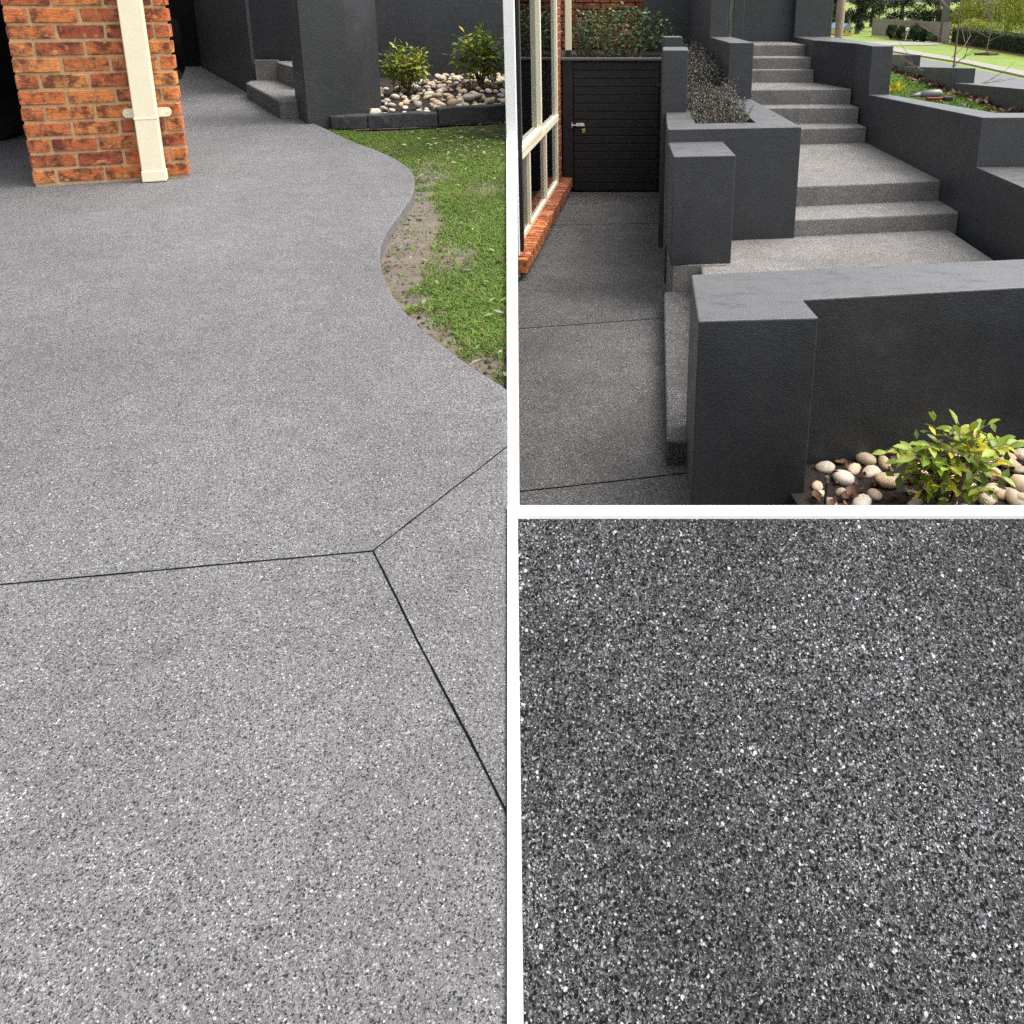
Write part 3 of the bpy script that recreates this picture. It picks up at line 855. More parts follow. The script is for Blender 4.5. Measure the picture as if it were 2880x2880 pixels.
# ---- lawn blades (left)
lawn_px = [(900, 362), (1040, 372), (1240, 362), (1426, 345), (1440, 1090), (1425, 1085)]
lp = [xy(G(x, y, -.05)) for x, y in lawn_px[:4]] + [xy(G(div(1100) - 15, 1105, -.05))] + [xy(p) for p in reversed(edge_w)]
struct(prism('lawn_soil', lp[:5] + lp[5:], -.09, -.060, M['soil']))
def fbm(X, Y, s, seed):
    r = np.random.default_rng(seed); out = np.zeros(len(X)); a_ = 1.0
    for o in range(4):
        for _ in range(3):
            kx, ky = r.normal(0, s, 2); ph = r.uniform(0, 6.28)
            out += a_ * np.sin(kx * X + ky * Y + ph) / 3
        s *= 2; a_ *= .6
    return out
def grass(name, poly, n, z, hmin, hmax, ta, tb, dens=None, lean=.6, wid=.0035, dry=(.30, .26, .12), pd=.12):
    xs = np.array([p[0] for p in poly]); ys = np.array([p[1] for p in poly])
    X = rng.uniform(xs.min(), xs.max(), n * 6); Y = ys.min() + (ys.max() - ys.min()) * rng.random(n * 6)
    k = np_in(poly, X, Y); X, Y = X[k], Y[k]
    if dens is not None:
        d = dens(X, Y); k = rng.random(len(X)) < d; X, Y = X[k], Y[k]
    X, Y = X[:n], Y[:n]; m = len(X)
    an = rng.uniform(0, 6.283, m); h = rng.uniform(hmin, hmax, m); w = wid * rng.uniform(.6, 1.4, m)
    dx, dy = np.cos(an), np.sin(an); le = rng.uniform(.1, lean * 1.6, m) * h
    zz = z(X, Y) if callable(z) else np.full(m, z)
    p0 = np.stack([X - dy * w, Y + dx * w, zz], 1); p1 = np.stack([X + dy * w, Y - dx * w, zz], 1)
    p2 = np.stack([X + dx * le * .45 + dy * w * .8, Y + dy * le * .45 - dx * w * .8, zz + h * .65], 1)
    p3 = np.stack([X + dx * le * .45 - dy * w * .8, Y + dy * le * .45 + dx * w * .8, zz + h * .65], 1)
    p4 = np.stack([X + dx * le * 1.3, Y + dy * le * 1.3, zz + h * .95], 1)
    V_ = np.stack([p0, p1, p2, p3, p4], 1).reshape(-1, 3)
    i = np.arange(m)[:, None] * 5
    Fc = np.concatenate([i + np.array([[0, 1, 2]]), i + np.array([[0, 2, 3]]), i + np.array([[3, 2, 4]])], 1).reshape(-1, 3)
    t = tones(m, ta, tb, dry, pd)
    fb2 = fbm(X, Y, 3.0, 31)[:, None]; t = t * np.clip(1 + .28 * fb2, .55, 1.5) * np.array([[1, 1, 1]]) + np.clip(fbm(X, Y, 6.0, 77)[:, None], 0, 1) * np.array([[.018, .012, .002]])
    o = np_mesh(name, V_, Fc, np.repeat(t, 5, axis=0), M['grass'])
    return struct(o, 'stuff')
ew = np.array([[p.x, p.y] for p in edge_w])
def lawn_dens(X, Y):
    d = np.min(np.hypot(X[:, None] - ew[None, ::3, 0], Y[:, None] - ew[None, ::3, 1]), axis=1)
    bend = np.exp(-((Y - 3.6) / .95) ** 2) + .5 * np.exp(-((Y - 2.35) / .25) ** 2)
    pres = np.clip((d + .05 * fbm(X, Y, 9.0, 3) - .018 - .15 * bend) / (.07 + .2 * bend), 0, 1)
    patch = np.clip(.52 + .6 * fbm(X * 1.0, Y * .6, 5.0, 5), .02, 1)
    return np.clip(pres * (patch * .9 + .1), 0.015, 1) * np.clip(2.4 / Y, .3, 1)
gl = grass('lawn_grass', lp, 190000, -.060, .006, .022, (.050, .112, .012), (.140, .225, .030), lawn_dens, lean=1.3, wid=.0022, dry=(.16, .14, .055), pd=.18)
gl['label'] = 'patchy green lawn beside the curved driveway edge'; gl['category'] = 'grass'
# clippings: pale fallen leaves lying in the grass
n = 330
X = []; Y = []
while len(X) < n:
    px, py = random.uniform(1000, 1425), 360 + 720 * random.random() ** 1.5
    if random.random() < .6: px, py = random.gauss(1300, 70), random.gauss(400, 28)
    q = G(px, py, -.03)
    if pt_in(lp, q.x, q.y) and px < 1424: X.append(q.x); Y.append(q.y)
P_ = np.stack([X, Y, np.full(n, -.040) + rng.uniform(0, .015, n)], 1)
D_ = rng.normal(0, 1, (n, 3)); D_[:, 2] *= .15
Vv, Ff, Cc = leaf_arrays(P_, D_, rng.uniform(.02, .055, n), .32, tones(n, (.18, .23, .11), (.30, .31, .19), (.12, .06, .03), .2))
cl = struct(np_mesh('leaf_clippings', Vv, Ff, Cc, M['foliage']), 'stuff')
cl['label'] = 'pale leaf clippings strewn over the lawn'; cl['category'] = 'clippings'
# clods of soil by the driveway edge
n = 420
idx = rng.integers(0, len(ew), n); off = rng.exponential(.07, n)
tang = np.roll(ew, -1, 0) - ew; tang[-1] = tang[-2]
nn = np.stack([-tang[:, 1], tang[:, 0]], 1); nn /= np.linalg.norm(nn, axis=1, keepdims=True) + 1e-9
sgn = 1.0 if pt_in(lp, *(ew[40] + nn[40] * .05)) else -1.0
cp_ = ew[idx] + nn[idx] * sgn * (.012 + off)[:, None] + rng.normal(0, .01, (n, 2))
mb = MB()
for (x, y) in cp_:
    if not pt_in(lp, x, y): continue
    s = random.uniform(.002, .008) * (1.7 if random.random() < .1 else 1)
    vs = [(x + s * random.uniform(.6, 1.4) * dx, y + s * random.uniform(.6, 1.4) * dy, -.061 + max(0, s * random.uniform(.6, 1.2) * (dz + .4))) for dx, dy, dz in ((1, 0, 0), (0, 1, 0), (-1, 0, 0), (0, -1, 0), (0, 0, 1), (0, 0, -1))]
    mb.add(vs, [(0, 1, 4), (1, 2, 4), (2, 3, 4), (3, 0, 4), (1, 0, 5), (2, 1, 5), (3, 2, 5), (0, 3, 5)])
cl = struct(mb.build('soil_clods', M['clod']), 'stuff')
cl['label'] = 'dark soil crumbs along the curved driveway edge'; cl['category'] = 'soil'

# ================================================================== LOWER COURT: house wall with windows
HA = G(1452, 806, Z0); HB = G(1594, 541, Z0)
HA = Vector((HA.x, HA.y, 0)); HB = Vector((HB.x, HB.y, 0))
hu = (HB - HA); HL = hu.length; hu.normalize(); hn = Vector((hu.y, -hu.x, 0))        # faces the path (+x)
hrz = math.atan2(hu.y, hu.x)
def hp(s, d, z): 
    q = HA + hu * s + hn * d; return Vector((q.x, q.y, z))
def hbox(mb, s0, s1, z0, z1, d0, d1):
    pts = [hp(s0, d0, 0), hp(s1, d0, 0), hp(s1, d1, 0), hp(s0, d1, 0)]
    return mb.prism(pts, z0, z1)
SILL = Z0 + .19; WTOP = 1.22; RECESS = -.075
house = thing('house', 'brick house with cream framed windows beside the lower path', 'house', HA + Vector((0, 0, Z0)))
MID = V(1455, 412, hp(HL * .35, RECESS, 0).y).z
MID = -.24
JAMB = HL - .40           # window ends here, brick jamb beyond
# backing wall and plinth
mb = MB(); hbox(mb, .10, HL, Z0 - .1, Z0 + .075, -.12, -.035); mb.build('plinth', M['mortar'], house)
mb = MB(); hbox(mb, JAMB + .01, HL - .008, Z0 + .07, 1.3, -.24, -.062); mb.build('mortar', M['mortar'], house)
# rowlock sill
k = 0; s = .12
while s < HL - .02:
    c = hp(s + .033, -.012, SILL - .060)
    o = brick(house, BR if s < 1.6 else BRD, c, .062, .165, .118, hrz, 0)
    o.rotation_euler = (R(-7) * 0, 0, hrz)
    s += .0735; k += 1
# brick jamb courses up to the top of the picture
z = SILL + .005; k = 0
while z < 1.25:
    segs = [(JAMB + .0, JAMB + .11), (JAMB + .122, HL)] if k % 2 else [(JAMB + .0, JAMB + .235), (JAMB + .247, HL)]
    for a_, e_ in segs:
        brick(house, BRD, hp((a_ + e_) / 2, -.105, z + BH / 2), e_ - a_, .1, BH, hrz)
    z += COURSE; k += 1
# window: frame members and panes
win = obj('window', *prism_data([xy(hp(.3, RECESS - .03, 0)), xy(hp(JAMB, RECESS - .03, 0)), xy(hp(JAMB, RECESS + .03, 0)), xy(hp(.3, RECESS + .03, 0))], SILL + .003, SILL + .05), M['cream'], house, bevel=.005)
def bar(name, s0, s1, z0, z1, d=.034, mat='cream'):
    mb = MB(); hbox(mb, s0, s1, z0, z1, RECESS - d, RECESS + d)
    return mb.build(name, M[mat], win, bevel=.004)
sm = [HL * f for f in (-.02, .36, .56, )]
mull = [.62, 1.34, JAMB - .055]
mull = [HL * .30, HL * .60, JAMB - .05]
for q in mull: bar('mullion', q, q + .045, SILL + .05, MID - .03)
bar('transom', .3, JAMB, MID - .035, MID + .035, .042)
for q in (HL * .50, JAMB - .05): bar('mullion', q, q + .05, MID + .035, WTOP)
# opening sash in front
for q in (HL * .50 - .06, ): bar('sash_stile', q, q + .05, MID + .04, WTOP, .05)
bar('sash_rail', .3, HL * .50 - .012, MID + .036, MID + .085, .052)
bar('head', .3, JAMB, WTOP, WTOP + .06)
for (s0, s1, z0, z1) in ((.3, mull[0], SILL + .05, MID), (mull[0] + .045, mull[1], SILL + .05, MID), (mull[1] + .045, mull[2], SILL + .05, MID), (.3, HL * .5 - .06, MID + .03, WTOP), (HL * .5 + .05, JAMB - .05, MID + .03, WTOP)):
    mb = MB(); hbox(mb, s0 + .001, s1 - .001, z0, z1, RECESS - .004, RECESS + .004); mb.build('pane', M['glass'], win)
# flank and rear of the house behind the windows
fl = [hp(-.05, -.19, 0), G(1430, 560, Z0), G(1425, 500, Z0)]
q0 = hp(.32, -.13, 0); q1 = hp(HL, -.26, 0)
sx = lambda y: V(1446, 250, y).x
fx0, fx1 = sx(q0.y), sx(q1.y)
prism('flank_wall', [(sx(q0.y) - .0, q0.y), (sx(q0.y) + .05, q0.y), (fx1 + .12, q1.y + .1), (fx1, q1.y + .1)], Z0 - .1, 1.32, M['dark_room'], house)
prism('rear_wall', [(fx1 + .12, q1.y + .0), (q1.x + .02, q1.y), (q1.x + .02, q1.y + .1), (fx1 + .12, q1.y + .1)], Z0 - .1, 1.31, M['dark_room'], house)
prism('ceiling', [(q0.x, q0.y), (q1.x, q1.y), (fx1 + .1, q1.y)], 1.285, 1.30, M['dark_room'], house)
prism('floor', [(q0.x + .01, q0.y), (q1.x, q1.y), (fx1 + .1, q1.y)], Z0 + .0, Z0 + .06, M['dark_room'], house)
# added white post carrying the separating line upwards
PY_ = hp(.3, 0, 0).y - .09
ca, cb = V(1427, 500, PY_), V(1456, 500, PY_)
tag(prism('separator_post', [(ca.x, ca.y), (cb.x, cb.y), (cb.x, cb.y + .07), (ca.x, ca.y + .07)], Z0 - .05, 1.34, M['white'], bevel=.004),
    'added tall white separating post at the near corner of the brick house', 'post')

# ---- gate
GY = HB.y + .02
gl_, gr_ = HB.x - .10, V(1905, 540, GY).x
gate_top = V(1700, 166, GY).z
gate = thing('side_gate', 'black timber gate of horizontal boards beside the brick house', 'gate', ((gl_ + gr_) / 2, GY, Z0))
ppx = lambda px, y=GY: (px - CX) / F * y * 1.0
def gx_(px, row=350): return V(px, row, GY).x
post_l, post_r = gx_(1583), gx_(1612)
mb = MB().box(((post_l + post_r) / 2, GY, (Z0 + gate_top) / 2 + .03), post_r - post_l, .09, gate_top - Z0 - .06).build('post', M['gate'], gate, bevel=.004)
pr_l, pr_r = gx_(1852), gr_ + .02
MB().box(((pr_l + pr_r) / 2, GY + .02, (Z0 + gate_top) / 2), pr_r - pr_l, .09, gate_top - Z0 - .02).build('post', M['gate'], gate, bevel=.004)
NB = 16; bh = (gate_top - .03 - Z0 - .02) / NB
bl, br_ = post_r + .006, pr_l - .006
for k in range(NB):
    MB().box(((bl + br_) / 2, GY - .01 + random.uniform(-.002, .002), Z0 + .02 + (k + .5) * bh), br_ - bl + random.uniform(-.004, .004), .022, bh - .007).build('board', M['gate'], gate, bevel=.003)
MB().box(((bl + br_) / 2, GY + .02, (Z0 + gate_top) / 2), br_ - bl - .02, .012, gate_top - Z0 - .06).build('backing', M['dark_room'], gate)
MB().box(((post_l + pr_r) / 2 - .01, GY - .01, gate_top), pr_r - post_l + .03, .15, .028).build('cap', M['gate_edge'], gate, bevel=.004)
for row in (245, 505):
    c = V(1864, row, GY - .06)
    MB().box((c.x, GY - .034, c.z), .05, .012, .12).box((c.x - .05, GY - .030, c.z + .02), .05, .008, .03).build('hinge', M['rubber'], gate, bevel=.003)
bc = V(1612, 352, GY - .05)
bolt = MB().box((bc.x - .012, GY - .055, bc.z), .02, .012, .065).box((bc.x + .08, GY - .03, bc.z), .10, .012, .045).build('bolt', M['steel'], gate, bevel=.004)
MB().tube([(bc.x - .02, GY - .066, bc.z), (bc.x + .13, GY - .066, bc.z)], .009, 10).build('bolt_bar', M['steel'], bolt)
MB().tube([(bc.x + .075, GY - .066, bc.z - .003), (bc.x + .11, GY - .072, bc.z - .003)], .017, 10).build('bolt_guard', M['steel'], bolt)
lkx = bc.x + .122
lk = thing('padlock', 'small brass padlock hanging from the gate bolt', 'padlock', (lkx, GY - .08, bc.z - .06))
MB().box((lkx, GY - .08, bc.z - .062), .042, .02, .046).build('body', M['brass'], lk, bevel=.005)
MB().tube([(lkx - .013, GY - .08, bc.z - .04), (lkx - .013, GY - .08, bc.z - .012), (lkx - .007, GY - .08, bc.z - .001), (lkx + .007, GY - .08, bc.z - .001), (lkx + .013, GY - .08, bc.z - .012), (lkx + .013, GY - .08, bc.z - .04)], .004, 6).build('shackle', M['steel'], lk)

# ---- raised bed and bush behind the gate
bz = gate_top - .02
struct(prism('raised_bed', [(gl_ - .1, GY + .08), (gr_ + .2, GY + .08), (gr_ + .4, GY + 2.4), (gl_ - .1, GY + 2.4)], Z0, bz, M['mulch']))
bkw = thing('brick_wall', 'red brick house wall behind the bush above the gate', 'wall', (HB.x + .5, GY + 2.3, bz))
prism('mortar', [(HB.x - .5, GY + 2.2), (HB.x + 1.2, GY + 2.2), (HB.x + 1.2, GY + 2.5), (HB.x - .5, GY + 2.5)], bz - .1, 1.6, M['mortar'], bkw)
for k in range(12):
    for j in range(7):
        x = HB.x - .4 + j * .238 + (.119 if k % 2 else 0)
        brick(bkw, BRD, (x, GY + 2.16, bz + .02 + k * COURSE + BH / 2), .226, .1, BH, 0)
pl = V(1596, 140, GY + .3)
dp2 = thing('downpipe', 'cream downpipe above the gate at the brick house corner', 'downpipe', (pl.x, pl.y, bz))
MB().box((pl.x + .01, pl.y, bz + .65), .075, .06, 1.1).build('pipe', M['cream'], dp2, bevel=.006)
MB().box((pl.x + .01, pl.y, bz + .06), .068, .055, .09).build('stub', M['rubber'], dp2, bevel=.004)

def bush(name, label, base, rx, ry, rz, n_parts, n_stuff, lmat, lsize, ta, tb, tc, seed, group=None, stems=10):
    r = random.Random(seed)
    t = thing(name, label, 'shrub', base, group); base = Vector(base)
    lms = [leaf_mesh('leaf', lmat, .5, .14, c_) for c_ in (.1, .25)]
    mb = MB()
    for i in range(stems):
        an = r.uniform(0, 6.283); rr = r.uniform(.3, .9)
        tip = base + Vector((math.cos(an) * rx * rr, math.sin(an) * ry * rr, rz * r.uniform(.9, 1.6)))
        mb.tube([base + Vector((math.cos(an) * rx * .3, math.sin(an) * ry * .2, -.02)), base + (tip - base) * .55 + Vector((r.uniform(-.05, .05), 0, .02)), tip], [.013, .009, .004], 5)
    mb.build('stems', M['twig'], t)
    def pick():
        while True:
            p = Vector((r.uniform(-1, 1), r.uniform(-1, 1), r.uniform(-1, 1)))
            l = p.length
            if .35 < l < 1:
                a_ = math.atan2(p.y, p.x)
                k = 1 + .18 * math.sin(4 * a_ + seed) * math.sin(3.1 * p.z + 1)
                return Vector((p.x * rx * k, p.y * ry * k, rz + p.z * rz * k)), p
    for i in range(n_parts):
        while True:
            q, p = pick()
            if p.y < .2 and p.length > .6: break
        o = link('leaf', r.choice(lms), t, q)
        s = lsize * r.uniform(.6, 1.2); o.scale = (s, s, s)
        o.rotation_euler = look(p + Vector((r.uniform(-.9, .9), r.uniform(-.9, .5), r.uniform(-.6, .7))), r.uniform(-1, 1))
    if n_stuff:
        P_ = np.array([list(pick()[0] + base) for _ in range(n_stuff)])
        D_ = rng.normal(0, 1, (n_stuff, 3))
        Vv, Ff, Cc = leaf_arrays(P_, D_, lsize * rng.uniform(.6, 1.1, n_stuff), .5, tones(n_stuff, ta, tb, tc, .06))
        o = np_mesh('foliage', Vv, Ff, Cc, M['foliage'], t); o['kind'] = 'stuff'
    return t
bb = V(1745, 150, GY + .75); bush('evergreen_bush', 'dense dark green bush growing in the raised bed behind the gate', (bb.x, bb.y, bz), .62, .5, .30, 280, 1500, M['leaf_deep'], .062, (.02, .045, .015), (.06, .115, .03), (.25, .20, .04), 21)
bb = V(1640, 150, GY + 1.0); bush('evergreen_bush', 'thin dark bush against the red brick wall beside the cream downpipe', (bb.x, bb.y, bz), .28, .4, .30, 120, 250, M['leaf_deep'], .05, (.02, .04, .015), (.05, .10, .03), (.2, .18, .05), 22)
# mulch leaves under the bush
for i in range(40):
    x, y = random.uniform(gl_ + .1, gr_ - .05), GY + random.uniform(.1, .8)
    o = link('dead_leaf', None if False else leaf_mesh('dead_leaf', M['dead_leaf'], .6, .3, -.15, .05) if i == 0 else DL, None, (x, y, bz + .008))
    if i == 0: DL = o.data
    s = random.uniform(.035, .06); o.scale = (s, s, s); o.rotation_euler = (random.uniform(-.4, .4), random.uniform(-.4, .4), random.uniform(0, 6.3))
    tag(o, 'brown dead leaf lying in the raised bed under the bush', 'leaf', 'dead leaves under the bush behind the gate')

# ================================================================== PLANTER
C = M['charcoal']
p_fl, p_fr = G(1879, 364, ZP), G(2255, 357, ZP)
p_ifl, p_ifr = G(1957, 347, ZP), G(2126, 345, ZP)
p_cr, p_cl = G(2112, 278, ZP), G(2044, 278, ZP)
p_al, p_ar = G(1868, 316, ZP), G(1941, 316, ZP)
planter = thing('planter', 'charcoal rendered planter with pillars and dark foliage beside the stairs', 'planter', ((p_fl.x + p_fr.x) / 2, p_fl.y, Z0))
YB = 10.2
def ext(a, b, y):
    t = (y - a.y) / (b.y - a.y); return Vector((a.x + (b.x - a.x) * t, y, a.z))
# walls (front, left, right)
prism('front_wall', [p_fl, p_fr, ext(p_fr, p_cr, p_ifr.y), p_ifr, p_ifl, ext(p_fl, p_al, p_ifl.y)], Z0 - .05, ZP, C, planter, bevel=.006)
lw_back = Vector((V(1868, 300, GY).x, GY - .05, 0))
prism('side_wall', [ext(p_fl, p_al, p_ifl.y), p_ifl, ext(p_ifl, p_ar, GY - .05), lw_back], Z0 - .05, ZP - .001, C, planter, bevel=.006)
prism('side_wall', [p_ifr, ext(p_fr, p_cr, p_ifr.y), ext(p_fr, p_cr, YB), ext(p_ifr, p_cl, YB)], Z0 - .05, ZP - .001, C, planter, bevel=.006)
# tall pillars standing on the walls
za = V(1900, 141, p_al.y).z
paw = V(1862, 225, p_al.y).x; par = V(1934, 225, p_al.y).x
prism('pillar', [(paw, p_al.y), (par, p_al.y), (par + .05, p_al.y + .5), (paw + .05, p_al.y + .5)], Z0 - .04, za, C, planter, bevel=.006)
pb_ = p_al.y + 1.1
x0, x1 = V(1868, 120, pb_).x, V(1920, 120, pb_).x
prism('pillar', [(x0, pb_), (x1, pb_), (x1, pb_ + .25), (x0, pb_ + .25)], ZP - .1, V(1890, 104, pb_).z, C, planter, bevel=.006)
zc = V(2080, 120, p_cr.y).z
cl_x, cr_x = p_cl.x, p_cr.x
yD = p_cr.y + 1.25
prism('pillar', [(cl_x, p_cr.y), (cr_x + .002, p_cr.y), (cr_x + .004, yD), (cl_x - .004, yD)], Z0 - .03, [zc, zc, zc - .0, zc - .0], C, planter, bevel=.006)
xd0, xd1 = V(1998, 90, yD).x, V(2046, 90, yD).x
prism('pillar', [(min(xd0, cl_x - .01), yD + .002), (max(xd1, cl_x + .12), yD + .002), (cr_x - .03, YB + .6), (cl_x - .05, YB + .6)], Z0, 1.7, C, planter, bevel=.006)
# low block in front
bf = G(1898, 747, Z1); bfr = G(2066, 741, Z1)
bfx0, bfx1 = V(1890, 590, bf.y).x, V(2066, 590, bf.y).x
zb_ = V(1950, 440, bf.y).z
prism('low_block', [(bfx0, bf.y), (bfx1, bfr.y), (bfx1, p_fr.y + .03), (bfx0 + .02, p_fl.y + .03)], Z1 - .003, zb_, C, planter, bevel=.008)
prism('footing', [(bfx0 + .02, bf.y + .012), (bfx1 - .03, bf.y + .012), (bfx1 - .03, p_fl.y), (bfx0 + .03, p_fl.y)], Z0 - .02, Z1 + .001, M['step'], planter, bevel=.006)
# soil rising towards the back
so = [p_ifl, p_ifr, ext(p_ifr, p_cl, YB), ext(p_ifl, p_ar, YB)]
zso = [ZP - .10, ZP - .10, ZP + .42, ZP + .42]
prism('soil', so, Z0, zso, M['mulch'], planter)
def soil_z(y): return ZP - .10 + .52 * (y - p_ifl.y) / (YB - p_ifl.y)

def spike_plant(base, h, seed):
    """upright purple-tipped foliage clump, one mesh"""
    r = np.random.default_rng(seed)
    ns = 16; P = []; D = []; S = []; T = []
    for i in range(ns):
        an = r.uniform(0, 6.28); rr = r.uniform(0, .06)
        b = np.array(base) + np.array([math.cos(an) * rr, math.sin(an) * rr, 0])
        le = np.array([math.cos(an) * r.uniform(.0, .5), math.sin(an) * r.uniform(0, .5), 1.0])
        hh = h * r.uniform(.7, 1.1)
        nl = 11
        for j in range(nl):
            f = (j + 1) / nl
            p = b + le * hh * f
            a2 = j * 2.4 + an
            d = np.array([math.cos(a2), math.sin(a2), .55 + .5 * f])
            P.append(p); D.append(d); S.append(.034 * (1.1 - .45 * f) * r.uniform(.8, 1.2))
            dark = np.array([.018, .03, .014]); sil = np.array([.15, .16, .13]); pur = np.array([.07, .014, .025])
            c = dark if r.random() < .45 else (sil if r.random() < .6 else pur)
            T.append(c * r.uniform(.7, 1.3))
    return leaf_arrays(np.array(P), np.array(D), np.array(S), .34, np.array(T))
pr = random.Random(5); cnt = 0
y = p_ifl.y + .05
while y < YB - .5:
    xl = ext(p_ifl, p_ar, y).x + .05; xr = ext(p_ifr, p_cl, y).x - .03
    if y > p_al.y: xl = max(xl, par + .02)
    x = xl + pr.uniform(0, .04)
    if not (p_al.y + .62 < y < p_al.y + .95):
        while x < xr:
            bx, by = x + pr.uniform(-.02, .02), y + pr.uniform(-.03, .03)
            Vv, Ff, Cc = spike_plant((bx, by, soil_z(by) - .01), pr.uniform(.13, .20), cnt)
            Vv = Vv - np.array([bx, by, soil_z(by)])
            o = np_mesh('bedding_plant', Vv, Ff, Cc, M['foliage']); o.location = (bx, by, soil_z(by))
            tag(o, 'low silvery purple bedding plant growing in the charcoal planter', 'plant', 'bedding plants filling the planter')
            cnt += 1; x += .15
    y += .14
lfm = leaf_mesh('dead_leaf', M['dead_leaf'], .8, .4, -.2, .08)
for i in range(9):
    yy = p_al.y + random.uniform(.6, .98); xx = random.uniform(par + .05, cl_x - .05)
    o = link('dead_leaf', lfm, None, (xx, yy, soil_z(yy) + .03))
    s = random.uniform(.07, .11); o.scale = (s, s, s); o.rotation_euler = (random.uniform(-.6, .6), random.uniform(-.6, .6), random.uniform(0, 6.3))
    tag(o, 'tan fallen leaf between the two clumps of bedding plants', 'leaf', 'fallen leaves in the planter')

# ================================================================== STAIRS
stairs = thing('staircase', 'wide exposed aggregate staircase between charcoal walls', 'stairs', (2.2, 6.4, Z1))
RS = [((2250, 665.6), (2674, 645)), ((2250, 580.6), (2632, 563)), ((2255, 406.6), (2420, 402)), ((2150, 348), (2399, 347)), ((2112, 295), (2379, 292.5)),
      ((2112, 232.5), (2280, 232)), ((2112, 194), (2270, 194)), ((2112, 157.5), (2257, 157))]
XL = p_fr.x - .12
def line_to(a, b, x):
    t = (x - a.x) / (b.x - a.x); return Vector((x, a.y + (b.y - a.y) * t, a.z))
fronts = []
for i, (a, b) in enumerate(RS):
    A, B = G(*a, LV[i]), G(*b, LV[i])
    fronts.append((line_to(A, B, XL), line_to(A, B, B.x + .06)))
wall_in = [PX(2810, 730, G(2810, 730, Z1).x), G(2674, 645, Z1), G(2636, 503.5, LV[2]), G(2420, 402, LV[2]), G(2380, 248, LV[5]), G(2282, 232, LV[5]), G(2257, 125, LV[8])]
for i in range(8):
    a, b = fronts[i]
    if i < 7:
        c, d = fronts[i + 1][1].copy(), fronts[i + 1][0].copy()
        c.y += .05; d.y += .05
    else:
        c, d = Vector((b.x + .1, 11.5, 0)), Vector((a.x, 11.5, 0))
    prism('step', [a, b, (max(c.x, b.x) if i in (1, 4) else c.x, c.y), d] if i not in (1, 4) else [a, b, (c.x + .02, c.y), d], LV[i] - (.12 if i else .3), LV[i + 1], M['step'], stairs, bevel=.014, seg=3)
YF = G(1960, 1460, Z0).y; ZF = V(1960, 903, YF).z
fw_l, fw_r = G(1941, 772, ZF), G(2822, 730, ZF)
s0a, s0b = G(1874, 1240, ZS), G(1875, 846, ZS)
e_l1a = Vector((s0a.x + .26, s0a.y, 0)); e_l1b = Vector((s0b.x + .26, bf.y, 0))
prism('landing', [e_l1a, (3.0, fw_r.y - .1), (3.05, fronts[0][1].y + .05), (XL, fronts[0][0].y + .05), (XL, p_fr.y + .03), (bfx1 - .05, p_fl.y + .03), (bfx1 - .05, bf.y), (e_l1b.x, bf.y)], Z0 - .1, Z1, M['step'], stairs, bevel=.014, seg=3)
prism('step', [s0a, (s0a.x + .30, s0a.y + .003), (e_l1b.x + .03, bf.y + .011), (s0b.x + .0, bf.y + .011), (s0b.x - .01, bf.y - .05)], Z0 - .06, ZS, M['path'], stairs, bevel=.016, seg=3)  # side step in the shade-darkened path concrete

# ---- wall on the right of the stairs, stepping up
XW = wall_in[2].x
swall = thing('stair_wall', 'charcoal rendered wall stepping up along the right of the stairs', 'wall', (XW + .1, 6.5, Z1))
pA, pB, pC_ = PX(2762, 330, XW), PX(2441, 266, XW), PX(2289, 128, XW)
lowz = PX(2745, 470, XW).z
TH = .235
def wsec(y0, y1, z0, z1, x0=XW, x1=XW, zb=None):
    return prism('wall_section', [(x0, y0), (x0 + TH, y0), (x1 + TH, y1), (x1, y1)], Z0 - .2, [z0, z0, z1, z1], C, swall, bevel=.006)
prism('wall_section', [(XW, 1.55), (XW + 1.4, 1.55), (XW + 1.4, pA.y), (XW, pA.y)], Z0 - .2, lowz, C, swall, bevel=.006)
prism('wall_section', [(XW, pA.y), (XW + 1.4, pA.y), (XW + 1.4, pA.y + .26), (XW + TH, pA.y + .26), (XW + TH, pB.y), (XW, pB.y)], Z0 - .2, [pA.z, pA.z, pA.z, pA.z, pB.z, pB.z], C, swall, bevel=.006)
pB_t = PX(2447, 123, XW).z
y_c = pC_.y
xj = wall_in[5].x
y5 = fronts[4][1].y + .02
prism('wall_section', [(XW, pB.y), (XW + TH, pB.y), (XW + TH, y_c), (xj, y_c), (xj, fronts[5][1].y + .05), (XW, y5)], Z0, pB_t - .02, C, swall, bevel=.006)
xt = V(2337, 100, y_c).x
prism('wall_section', [(xj + .002, y_c + .001), (xt, y_c + .001), (xt + .1, 12.0), (xj, 12.0)], Z0, 1.7, C, swall, bevel=.006)
# back walls at the head of the stairs
tag(prism('rendered_wall', [(xj - .9, 11.4), (xj + .3, 11.4), (xj + .3, 11.6), (xj - .9, 11.6)], LV[8] - .2, 1.72, C, bevel=.006), 'charcoal rendered wall closing the head of the stairs', 'wall')
tag(prism('rendered_wall', [(.75, 10.9), (1.75, 10.9), (1.75, 11.1), (.75, 11.1)], Z0, 1.66, C, bevel=.006), 'charcoal rendered wall behind the planted bed', 'wall')
x0, x1 = V(2060, 90, 11.0).x, V(2079, 90, 11.0).x
tag(prism('narrow_pillar', [(x0 - .05, 10.7), (x1, 10.7), (x1, 11.0), (x0 - .05, 11.0)], LV[8] - .1, 1.7, C, bevel=.006), 'narrow charcoal pillar left of the stair head', 'pillar')

